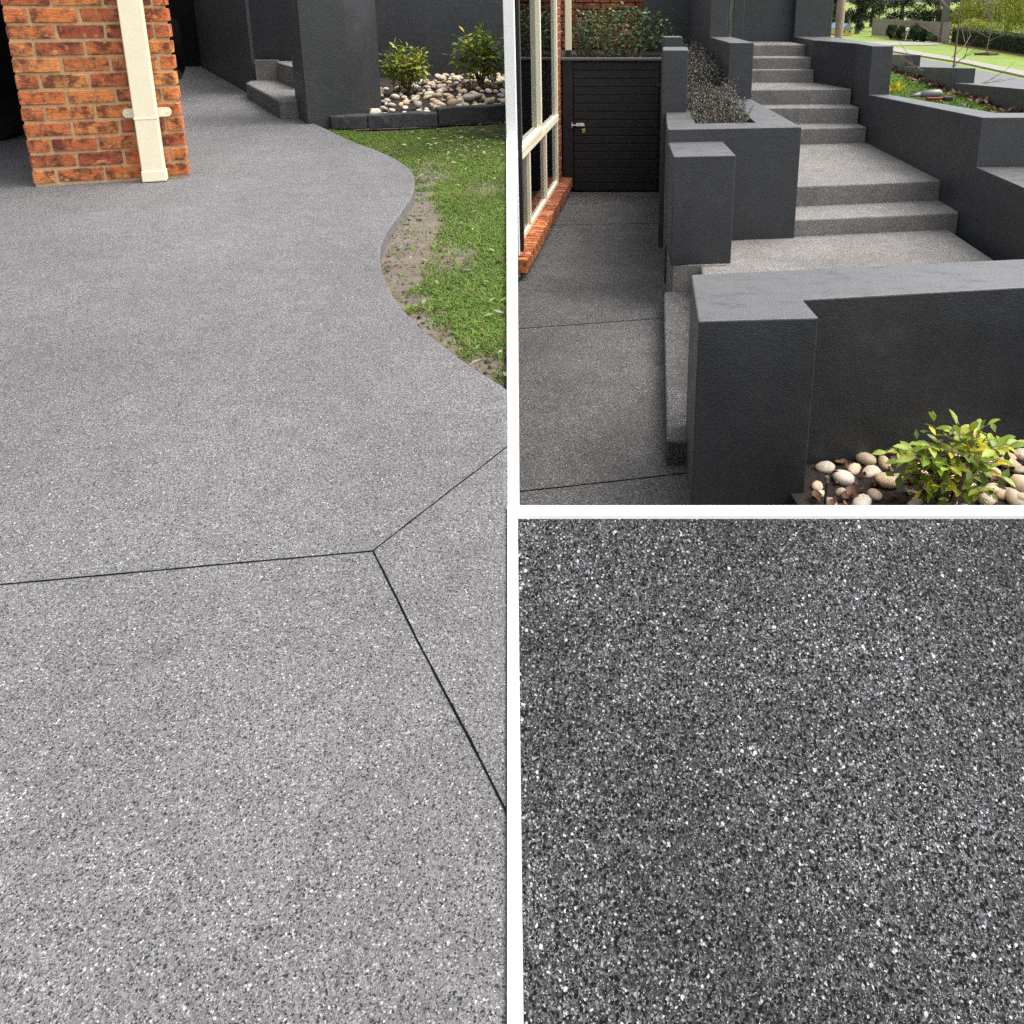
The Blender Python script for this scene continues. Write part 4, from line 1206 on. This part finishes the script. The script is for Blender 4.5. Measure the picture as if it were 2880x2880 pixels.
# ================================================================== FRONT WALL with end pillar
fp1, fp2 = G(1964, 903, ZF), G(2303, 894, ZF)
wr0, wr1 = G(2283, 843, ZF), G(2960, 804, ZF)
bk0, bk1 = G(1944, 772, ZF), G(2960, 724, ZF)
wr1 = line_to(wr0, wr1, XW + .03); bk1 = line_to(bk0, bk1, XW + .03)
tag(prism('garden_wall', [fp1, fp2, (fp2.x - .012, wr0.y), wr1, bk1, bk0], Z0 - .2, ZF, C, bevel=.007),
    'low charcoal rendered wall with wide end pillar beside the lower path', 'wall')
# ---- garden bed right
ZB = V(2278, 1312, wr0.y).z
gb = [G(2262, 1700, ZB), (3.4, 2.2), (3.4, wr1.y + .05), (fp2.x - .1, wr0.y + .05), G(2264, 1450, ZB)]
struct(prism('garden_bed', gb, Z0 - .1, ZB, M['mulch']))
pts = [(2285, 1320), (2420, 1296), (2600, 1262), (2900, 1216), (2960, 1500), (2270, 1500)]
sp2 = [xy(G(x, y, ZB)) for x, y in pts]
scatter_stones(60, sp2, lambda x, y: ZB, .06, .125, 'pale river stone among dead leaves below the low charcoal wall', 'river stones in the lower bed', seed=9, layers=1)
rp = [xy(G(x, y, ZB)) for x, y in ((2640, 1265), (2960, 1200), (2960, 1480), (2780, 1420))]
scatter_stones(22, rp, lambda x, y: ZB + .01, .06, .11, 'pale river stone among dead leaves below the low charcoal wall', 'river stones in the lower bed', seed=19, layers=2)
lf3 = [leaf_mesh('dead_leaf', M['dead_leaf'], .7, .4, -.2, .1), leaf_mesh('dead_leaf', M['dead_leaf'], .55, -.3, .25, .06)]
k = 0
while k < 130:
    x, y = random.uniform(sp2[0][0] - .1, 2.4), random.uniform(2.8, 4.2)
    if not pt_in(sp2, x, y): continue
    o = link('dead_leaf', random.choice(lf3), None, (x, y, ZB + random.uniform(.004, .03)))
    s = random.uniform(.032, .065); o.scale = (s, s, s); o.rotation_euler = (random.uniform(-.7, .7), random.uniform(-.7, .7), random.uniform(0, 6.3))
    tag(o, 'brown curled dead leaf among stones below the low wall', 'leaf', 'dead leaves in the lower bed'); k += 1
stk2 = G(2319, 1430, ZB)
sk = thing('garden_stake', 'short black stake in the lower bed beside the end pillar', 'stake', stk2)
MB().tube([stk2 - Vector((0, 0, .03)), stk2 + Vector((0, 0, .13))], .006, 8).build('rod', M['rubber'], sk)
MB().tube([stk2 + Vector((0, 0, .13)), stk2 + Vector((0, 0, .155))], [.011, .009], 8).build('cap', M['steel'], sk)
b3 = G(2665, 1440, ZB)
k3 = b3.y / F
shrub('leafy_shrub', 'bright yellow-green shrub with large leaves in front of the low wall', b3, 215 * k3, 150 * k3, 345 * k3, 294, M['leaf_yellow_green'], .070, 31, None, stems=12, lw=.46, nstuff=110, ts=((.05, .095, .012), (.13, .18, .02), (.36, .27, .015), .1))
# tall shoot
t3 = [o for o in bpy.data.objects if o.name.startswith('leafy_shrub')][-1]

# ================================================================== LAWN STRIP, STREET AND TREES (upper right)
lawn2 = [(XW + TH + .005, 5.0), (7.5, 5.0), (7.5, 15), (XW + TH + .005, 15)]
# far stepped wall along the lawn strip
fa, fb_ = G(2505, 200, ZLAWN), G(2835, 322, ZLAWN)
fd = (fb_ - fa).normalized(); fn = Vector((-fd.y, fd.x, 0))
if fn.x < 0: fn = -fn
strip_p = [(XW + TH + .004, pA.y + .27), (xy(fb_ + fd * .3)[0], pA.y + .27), xy(fa - fd * 1.2), (XW + TH + .004, (fa - fd * 1.2).y)]
ls = struct(prism('lawn_strip', strip_p, ZST, ZLAWN, M['turf_base']))
def on_line(px):
    # point on the wall foot line seen at column px
    best = None
    for i in range(801):
        q = fa - fd * 1.2 + (fb_ - fa + fd * 3.0) * (i / 800)
        r_ = (q.x, q.y, q.z)
        c, s_ = math.cos(PITCH), math.sin(PITCH)
        dz = q.z - EZ; zc_ = q.y * c - dz * s_
        u_ = CX + F * q.x / zc_
        if best is None or abs(u_ - px) < best[0]: best = (abs(u_ - px), q)
    return best[1]
lw = thing('stepped_wall', 'charcoal garden wall stepping down beside the street', 'wall', fa)
def fsec(pxa, pxb, ra, rb):
    a, b = on_line(pxa), on_line(pxb)
    za_, zb2 = V(pxa, ra, a.y).z, V(pxb, rb, b.y).z
    z_ = (za_ + zb2) / 2
    prism('wall_section', [a, b, b + fn * .22, a + fn * .22], ZST, [z_] * 4 if False else [za_, zb2, zb2, za_], C, lw, bevel=.006)
fsec(2440, 2541, 152, 154)
fsec(2541, 2682, 187, 191)
fsec(2682, 2990, 233, 262)
# grass on the strip
sp = [xy(Vector(p)) if hasattr(p, 'x') else p for p in strip_p]
g2 = grass('lawn_strip_grass', sp, 26000, ZLAWN, .025, .05, (.06, .14, .010), (.12, .22, .016), None, lean=1.0, wid=.006, dry=(.17, .18, .03), pd=.08)
g2['label'] = 'bright green strip of lawn above the stair wall'; g2['category'] = 'grass'
# fallen leaves at the wall foot
ln = leaf_mesh('dead_leaf', M['dead_leaf'], .75, .4, -.2, .08)
for i in range(150):
    t = random.uniform(-.05, 1.15); q = fa + (fb_ - fa) * t - fn * (abs(random.gauss(0, .09)) + .02)
    o = link('dead_leaf', ln, None, (q.x, q.y, ZLAWN + random.uniform(.03, .07)))
    s = random.uniform(.05, .095); o.scale = (s, s, s); o.rotation_euler = (random.uniform(-.7, .7), random.uniform(-.7, .7), random.uniform(0, 6.3))
    tag(o, 'brown dead leaf drifted against the stepped wall by the lawn', 'leaf', 'dead leaves along the stepped wall')
for px, py in ((2600, 248), (2632, 262), (2560, 240), (2655, 290), (2712, 300), (2728, 304), (2575, 262), (2545, 228)):
    q = G(px, py, ZLAWN + .04)
    o = link('dead_leaf', ln, None, q); s = random.uniform(.05, .08); o.scale = (s, s, s); o.rotation_euler = (.3, .2, random.uniform(0, 6))
    tag(o, 'dark dead leaf scattered on the strip of bright lawn', 'leaf', 'dead leaves on the lawn strip')
# power drill left on the grass
dq = G(2615, 278, ZLAWN + .05)
dr = thing('power_drill', 'grey and red power tool lying on the bright lawn strip', 'tool', dq)
MB().tube([dq + Vector((-.10, 0, .05)), dq + Vector((.10, .02, .06)), dq + Vector((.13, .02, .06))], [.038, .045, .03], 10).build('motor_housing', M['grey_plastic'], dr, True)
MB().tube([dq + Vector((-.22, 0, .03)), dq + Vector((-.10, 0, .05))], [.012, .028], 10).build('chuck', M['grey_plastic'], dr, True)
MB().box(dq + Vector((.05, -.05, .01)), .24, .045, .03, .1).build('handle', M['red'], dr, bevel=.008)
MB().box(dq + Vector((.17, -.06, .01)), .10, .06, .045, .1).build('battery', M['rubber'], dr, bevel=.008)
# yellow tuft at the pillar foot
yq = G(2515, 262, ZLAWN)
n = 34; P_ = np.array([list(yq)] * n) + rng.normal(0, .035, (n, 3)) * np.array([1, 1, 0]); D_ = rng.normal(0, .6, (n, 3)); D_[:, 2] = 1
Vv, Ff, Cc = leaf_arrays(P_ - np.array(list(yq)), D_, rng.uniform(.10, .2, n), .14, tones(n, (.62, .46, .02), (.55, .50, .05)))
o = np_mesh('yellow_tuft', Vv, Ff, Cc, M['foliage']); o.location = yq
tag(o, 'yellow grassy tuft at the foot of the stair wall', 'plant')

def spray(root, n, fpos, size, w, ta, tb, tc=None, pc=0.0, name='crown', mat='hedge_leaf', dirs=None):
    P_ = fpos(n); D_ = rng.normal(0, 1, (len(P_), 3)) if dirs is None else dirs(P_)
    Vv, Ff, Cc = leaf_arrays(P_, D_, size * rng.uniform(.6, 1.3, len(P_)), w, tones(len(P_), ta, tb, tc, pc))
    return np_mesh(name, Vv, Ff, Cc, M[mat], root)
def ell(c, r_, n, hollow=.5):
    d = rng.normal(0, 1, (n, 3)); d /= np.linalg.norm(d, axis=1, keepdims=True)
    k = (hollow + (1 - hollow) * rng.random((n, 1)) ** .5)
    lump = 1 + .2 * np.sin(d[:, :1] * 5 + c[0]) * np.sin(d[:, 2:] * 6 + c[1])
    return np.array(c)[None] + d * k * lump * np.array(r_)[None]

# paling fence
f0, f1_ = gp(2452, 100), gp(2665, 122)
fen = thing('paling_fence', 'weathered grey timber paling fence across the street', 'fence', f0)
fdv = (f1_ - f0); FL = fdv.length; fdv.normalize(); frz = math.atan2(fdv.y, fdv.x)
npal = 44
for i in range(npal):
    q = f0 + fdv * FL * (i + .5) / npal
    hh = 1.95 + random.uniform(-.03, .03)
    MB().box((q.x, q.y + random.uniform(-.01, .01), ZST + hh / 2), FL / npal * .93, .03, hh, frz).build('paling', M['fence'], fen)
for t in (0, .33, .67, 1.0):
    q = f0 + fdv * FL * t
    MB().box((q.x, q.y - .06, ZST + 1.02), .16, .1, 2.04, frz).build('post', M['fence'], fen)
for zz in (.35, 1.0, 1.7):
    q = f0 + fdv * FL * .5
    MB().box((q.x, q.y - .05, ZST + zz), FL, .05, .09, frz).build('rail', M['fence'], fen)
# shrubs before the fence
for i, (px, py, w_, h_, lab) in enumerate(((2507, 109, 30, 38, 'clipped dark green shrub before the paling fence, nearest its end post'), (2534, 112, 30, 38, 'clipped dark green shrub just left of the white letterbox'),
                                    (2574, 115, 34, 44, 'tall pointed dark green shrub right of the white letterbox'), (2595, 117, 22, 34, 'narrow dark green shrub beside the green bin'))):
    b = gp(px, py); kk = b.y / F; t = thing('round_shrub', lab, 'shrub', b, 'dark shrubs before the fence')
    hz = h_ * kk / 2
    MB().tube([b, b + Vector((0, 0, hz))], [.08, .04], 6).build('stem', M['twig'], t)
    spray(t, 2600, lambda n: ell((b.x, b.y, ZST + hz * 1.05), (w_ * kk / 2, w_ * kk / 2, hz), n, .6), .16, .5, (.012, .028, .010), (.05, .085, .022), name='foliage')
for i, (px, py, w_, h_) in enumerate(((2519, 110, 26, 20), (2548, 113, 30, 22), (2622, 118, 40, 22))):
    b = gp(px, py); kk = b.y / F; t = thing('dry_shrub', ('olive brown low shrub between the two clipped shrubs', 'olive brown low shrub at the foot of the letterbox', 'olive brown low shrub right of the green bin')[i], 'shrub', b, 'low brownish shrubs before the fence')
    MB().tube([b, b + Vector((0, 0, h_ * kk * .5))], [.05, .02], 5).build('stem', M['twig'], t)
    spray(t, 900, lambda n: ell((b.x, b.y - .3, ZST + h_ * kk / 2), (w_ * kk / 2, .5, h_ * kk / 2), n, .3), .15, .35, (.11, .095, .04), (.17, .16, .065), name='foliage')
# letterbox
b = gp(2546, 114); kk = b.y / F; t = thing('letterbox', 'white letterbox on a slanting white post across the street', 'letterbox', b)
MB().tube([b, b + Vector((5 * kk, 0, 26 * kk))], .055, 8).build('post', M['white'], t)
MB().box(b + Vector((6 * kk, 0, 30 * kk)), 13 * kk, .35, 8 * kk).build('box', M['white'], t, bevel=.03)
# wheelie bins
for (px, lid, lab) in ((2610, 'green_plastic', 'green wheelie bin with green lid by the street'), (2597, 'yellow_plastic', 'wheelie bin with yellow lid partly behind the green bin')):
    b = gp(px, 117 if px > 2600 else 116); kk = b.y / F; t = thing('wheelie_bin', lab, 'bin', b)
    w_ = .29
    vs = []
    for zz, k_ in ((.08, .78), (.9, 1.0)):
        vs += [(b.x - w_ * k_, b.y - .3 * k_, ZST + zz), (b.x + w_ * k_, b.y - .3 * k_, ZST + zz), (b.x + w_ * k_, b.y + .3 * k_, ZST + zz), (b.x - w_ * k_, b.y + .3 * k_, ZST + zz)]
    obj('body', vs, [(3, 2, 1, 0), (4, 5, 6, 7), (0, 1, 5, 4), (1, 2, 6, 5), (2, 3, 7, 6), (3, 0, 4, 7)], M['green_plastic'], t, bevel=.02)
    MB().box((b.x, b.y, ZST + .95), .62, .66, .09).build('lid', M[lid], t, bevel=.03)
    for sg in (-1, 1):
        MB().tube([(b.x + sg * .3 - .03, b.y + .25, ZST + .12), (b.x + sg * .3 + .03, b.y + .25, ZST + .12)], .12, 12).build('wheel', M['rubber'], t)
# hedge and garden bed edge
h0, h1 = gp(2668, 122), gp(2960, 168)
hv = (h1 - h0); HLn = hv.length; hv.normalize(); hnn = Vector((-hv.y, hv.x, 0))
hd = thing('clipped_hedge', 'long clipped dark green hedge across the street', 'hedge', h0)
prism('core', [h0 + hnn * .25, h1 + hnn * .25, h1 + hnn * 1.1, h0 + hnn * 1.1], ZST, ZST + 1.2, M['mulch'], hd)
def hpos(n):
    t = rng.random(n); f = rng.random(n); q = np.zeros((n, 3))
    a_ = np.array(list(h0)); 
    face = rng.random(n) < .62
    dd = np.where(face, .16 + .10 * rng.random(n), 1.2 * f + .12); zz = np.where(face, 1.38 * rng.random(n), 1.34 + .06 * rng.random(n))
    return a_[None] + np.array(list(hv))[None] * (t * HLn)[:, None] + np.array(list(hnn))[None] * dd[:, None] + np.array([0, 0, 1.0])[None] * zz[:, None]
spray(hd, 22000, hpos, .13, .5, (.02, .036, .014), (.065, .09, .035), (.13, .13, .06), .08, 'foliage')
tag(prism('timber_edging', [h0 - hnn * .3 + hv * -2, h1 - hnn * .3, h1 - hnn * .22, h0 - hnn * .22 + hv * -2], ZST, ZST + .08, M['brick_dark']), 'low red brown edging board at the foot of the hedge', 'edging')
# weeping yellow-green tree behind hedge
wt_b = gp(2775, 108)
wt = thing('weeping_tree', 'yellow-green weeping tree hanging behind the clipped hedge', 'tree', wt_b)
MB().tube([wt_b, wt_b + Vector((0, 0, 3)), wt_b + Vector((.4, 0, 5))], [.3, .2, .1], 8).build('trunk', M['bark'], wt)
def wpos(n):
    ns = 520; m = n // ns; out = []
    for i in range(ns):
        a_ = random.uniform(0, 6.28); rr = random.uniform(.3, 1) ** .5
        x, y_ = wt_b.x + math.cos(a_) * 4.4 * rr, wt_b.y + math.sin(a_) * 2.6 * rr - .6
        top = ZST + 5.6 * (1 - .55 * rr * rr) + random.uniform(-.3, .3); L_ = random.uniform(1.2, 4.0)
        for j in range(m):
            out.append((x + random.gauss(0, .05) + .1 * j / m, y_ + random.gauss(0, .05), max(ZST + .5, top - L_ * j / m)))
    return np.array(out)
spray(wt, 26000, wpos, .20, .3, (.17, .20, .02), (.36, .38, .05), (.09, .11, .02), .25, 'crown', dirs=lambda P: rng.normal(0, .4, P.shape) + np.array([[.1, 0, -1.0]]))
lo = gp(2735, 112)
sb_ = thing('golden_shrub', 'rounded golden green conifer shrub directly behind the hedge', 'shrub', lo)
MB().tube([lo, lo + Vector((0, 0, 1))], [.1, .05], 6).build('stem', M['twig'], sb_)
spray(sb_, 7000, lambda n: ell((lo.x, lo.y - .5, ZST + 1.05), (2.4, 1.2, 1.05), n, .6), .16, .35, (.17, .22, .02), (.36, .40, .05), name='foliage')
# dark post before the hedge
pz = gp(2652, 120)
tag(prism('timber_post', [(pz.x - .32, pz.y), (pz.x + .32, pz.y), (pz.x + .32, pz.y + .3), (pz.x - .32, pz.y + .3)], ZST, 2.2, M['gate_edge'], bevel=.03), 'tall square dark grey post standing by the hedge end', 'post')
# trees behind the fence: dark conifers
for i, (px, py, w_, h_, lab) in enumerate(((2410, 94, 70, 150, 'dark conifer behind the end of the paling fence'), (2530, 88, 130, 160, 'broad dark pine behind the middle of the fence'), (2632, 90, 110, 150, 'dark pine rising behind the tall square post'),
                                          (2300, 86, 120, 160, 'dark tree behind the pale trunk'), (2830, 92, 140, 170, 'dark tree behind the weeping tree'), (2720, 84, 120, 200, 'tall dark tree behind the clipped hedge'),
    (2345, 78, 90, 130, 'bushy dark tree beyond the small yellow house'), (2450, 76, 110, 150, 'wide dark tree standing beyond the end of the fence'), (2240, 78, 120, 140, 'dark tree beyond the stair head wall'), (2900, 80, 130, 170, 'dark tree beyond the far end of the hedge'))):
    b = gp(px, py); kk = b.y / F; t = thing('pine_tree', lab, 'tree', b, 'dark trees beyond the fence')
    hh = h_ * kk
    mb = MB().tube([b, b + Vector((.1, 0, hh * .5)), b + Vector((0, 0, hh))], [.35, .25, .06], 8)
    for j in range(12):
        a_ = random.uniform(0, 6.28); z_ = hh * random.uniform(.15, .9)
        mb.tube([b + Vector((0, 0, z_)), b + Vector((math.cos(a_) * w_ * kk * .4, math.sin(a_) * w_ * kk * .3, z_ + hh * .08))], [.09, .02], 5)
    mb.build('trunk', M['twig'], t)
    def tpos(n):
        out = []
        for j in range(26):
            a_ = random.uniform(0, 6.28); rr = random.uniform(.2, 1); zz = random.uniform(.08, 1.0)
            c = (b.x + math.cos(a_) * rr * w_ * kk * .5, b.y + math.sin(a_) * rr * w_ * kk * .35, ZST + hh * zz)
            out.append(ell(c, (w_ * kk * .16, w_ * kk * .16, hh * .07), n // 26, .2))
        return np.concatenate(out)
    spray(t, 5200, tpos, .42, .3, (.012, .02, .010), (.045, .06, .028), (.08, .09, .05), .1, 'crown')
# little house with blue roof
hb = gp(2384, 100); kk = hb.y / F
hs = thing('yellow_house', 'small yellow house with blue roof far across the street', 'house', hb)
wv, hv_ = 30 * kk, 20 * kk
MB().box(hb + Vector((0, 3, hv_ * .45)), wv, 5, hv_ * .9).build('wall', M['house_yellow'], hs)
vs = []
for yy in (.3, 5.7):
    vs += [(hb.x - wv * .6, hb.y + yy, ZST + hv_ * .88), (hb.x, hb.y + yy, ZST + hv_ * 1.6), (hb.x + wv * .6, hb.y + yy, ZST + hv_ * .88)]
obj('roof', vs, [(0, 1, 2), (5, 4, 3), (0, 3, 4, 1), (1, 4, 5, 2), (2, 5, 3, 0)], M['roof'], hs)
for sg in (-1, 1):
    wdw = MB().box(hb + Vector((sg * wv * .25, .47, hv_ * .5)), wv * .2, .08, hv_ * .35).build('window', M['white'], hs)
    MB().box(hb + Vector((sg * wv * .25, .42, hv_ * .5)), wv * .15, .04, hv_ * .28).build('pane', M['black'], wdw)
# pale tree trunk behind the stair wall
tb_ = V(2356, 127, 12.4); tb0 = Vector((tb_.x, 12.4, ZST))
tt = thing('pale_tree', 'smooth pale trunk rising behind the stair wall', 'tree', tb0)
rr = 11.5 * 12.4 / F
MB().tube([tb0, Vector((tb_.x, 12.4, 0)), Vector((tb_.x + .01, 12.4, 1.6)), Vector((tb_.x + .06, 12.4, 3.5))], [rr * 1.4, rr, rr * .95, rr * .7], 16).build('trunk', M['bark'], tt, True)
mbb = MB()
for a_ in range(5):
    q = Vector((tb_.x + .05, 12.4, 3.2 + .05 * a_)); mbb.tube([q, q + Vector((math.cos(a_ * 1.3) * .7, math.sin(a_ * 1.3) * .7, .7)), q + Vector((math.cos(a_ * 1.3) * 1.2, math.sin(a_ * 1.3) * 1.2, 1.6))], [.05, .035, .012], 6)
mbb.build('branches', M['bark'], tt)
spray(tt, 900, lambda n: ell((tb_.x, 12.4, 4.6), (1.4, 1.4, .8), n, .3), .10, .4, (.05, .09, .03), (.12, .17, .05), name='crown')
# low wall stub by the trunk
q = V(2371, 98, 12.0)
tag(prism('wall_stub', [(q.x - .3, 13.0), (q.x + .06, 13.0), (q.x + .06, 13.2), (q.x - .3, 13.2)], ZST, q.z + .0, C, bevel=.005), 'short charcoal wall stub beside the pale trunk', 'wall')

def bare_tree(name, label, base, h, seed, lean=.0, depth=4, r0=.03):
    r = random.Random(seed); t = thing(name, label, 'tree', base); base = Vector(base)
    tr = MB(); br = MB()
    top = base + Vector((lean * h, 0, h))
    tr.tube([base, base + (top - base) * .5 + Vector((.02 * h, 0, 0)), top], [r0, r0 * .75, r0 * .35], 7)
    def grow(p, d, l, rad, k):
        q = p + d * l * .5 + Vector((r.uniform(-.06, .06) * l, r.uniform(-.06, .06) * l, 0)); e = p + d * l
        br.tube([p, q, e], [rad, rad * .8, rad * .5], 5)
        if k <= 0: return
        for _ in range(r.choice((2, 3))):
            nd_ = (d + Vector((r.uniform(-.9, .9), r.uniform(-.7, .7), r.uniform(-.2, .6)))).normalized()
            grow(p + d * l * r.uniform(.45, 1), nd_, l * r.uniform(.5, .75), rad * .55, k - 1)
    for i in range(8):
        f = .28 + .7 * i / 8
        a_ = i * 2.4
        grow(base + (top - base) * f, Vector((math.cos(a_), math.sin(a_) * .7, .45)).normalized(), h * .34 * (1.1 - .5 * f), r0 * .45, depth - 1)
    tr.build('trunk', M['twig'], t); br.build('branches', M['twig'], t)
    return t
yb = on_line(2664).y + .9
q = V(2664, 192, yb)
bare_tree('bare_tree', 'leafless young tree standing behind the stepped wall', (q.x, yb, q.z - 1.0), 2.1, 4, .04, 2, .016)
yb2 = gp(2773, 153)
bare_tree('bare_tree', 'thin leafless tree growing in the verge before the hedge', yb2, 3.4, 8, .03, 2, .05)
tag(MB().tube([yb2 + Vector((-.9, 0, .0)), yb2 + Vector((0, -.35, .02)), yb2 + Vector((.9, 0, .0))], [.12, .2, .12], 6).build('mulch_mound', M['dead_leaf']), 'brown mulch mound at the foot of the thin verge tree', 'mulch')
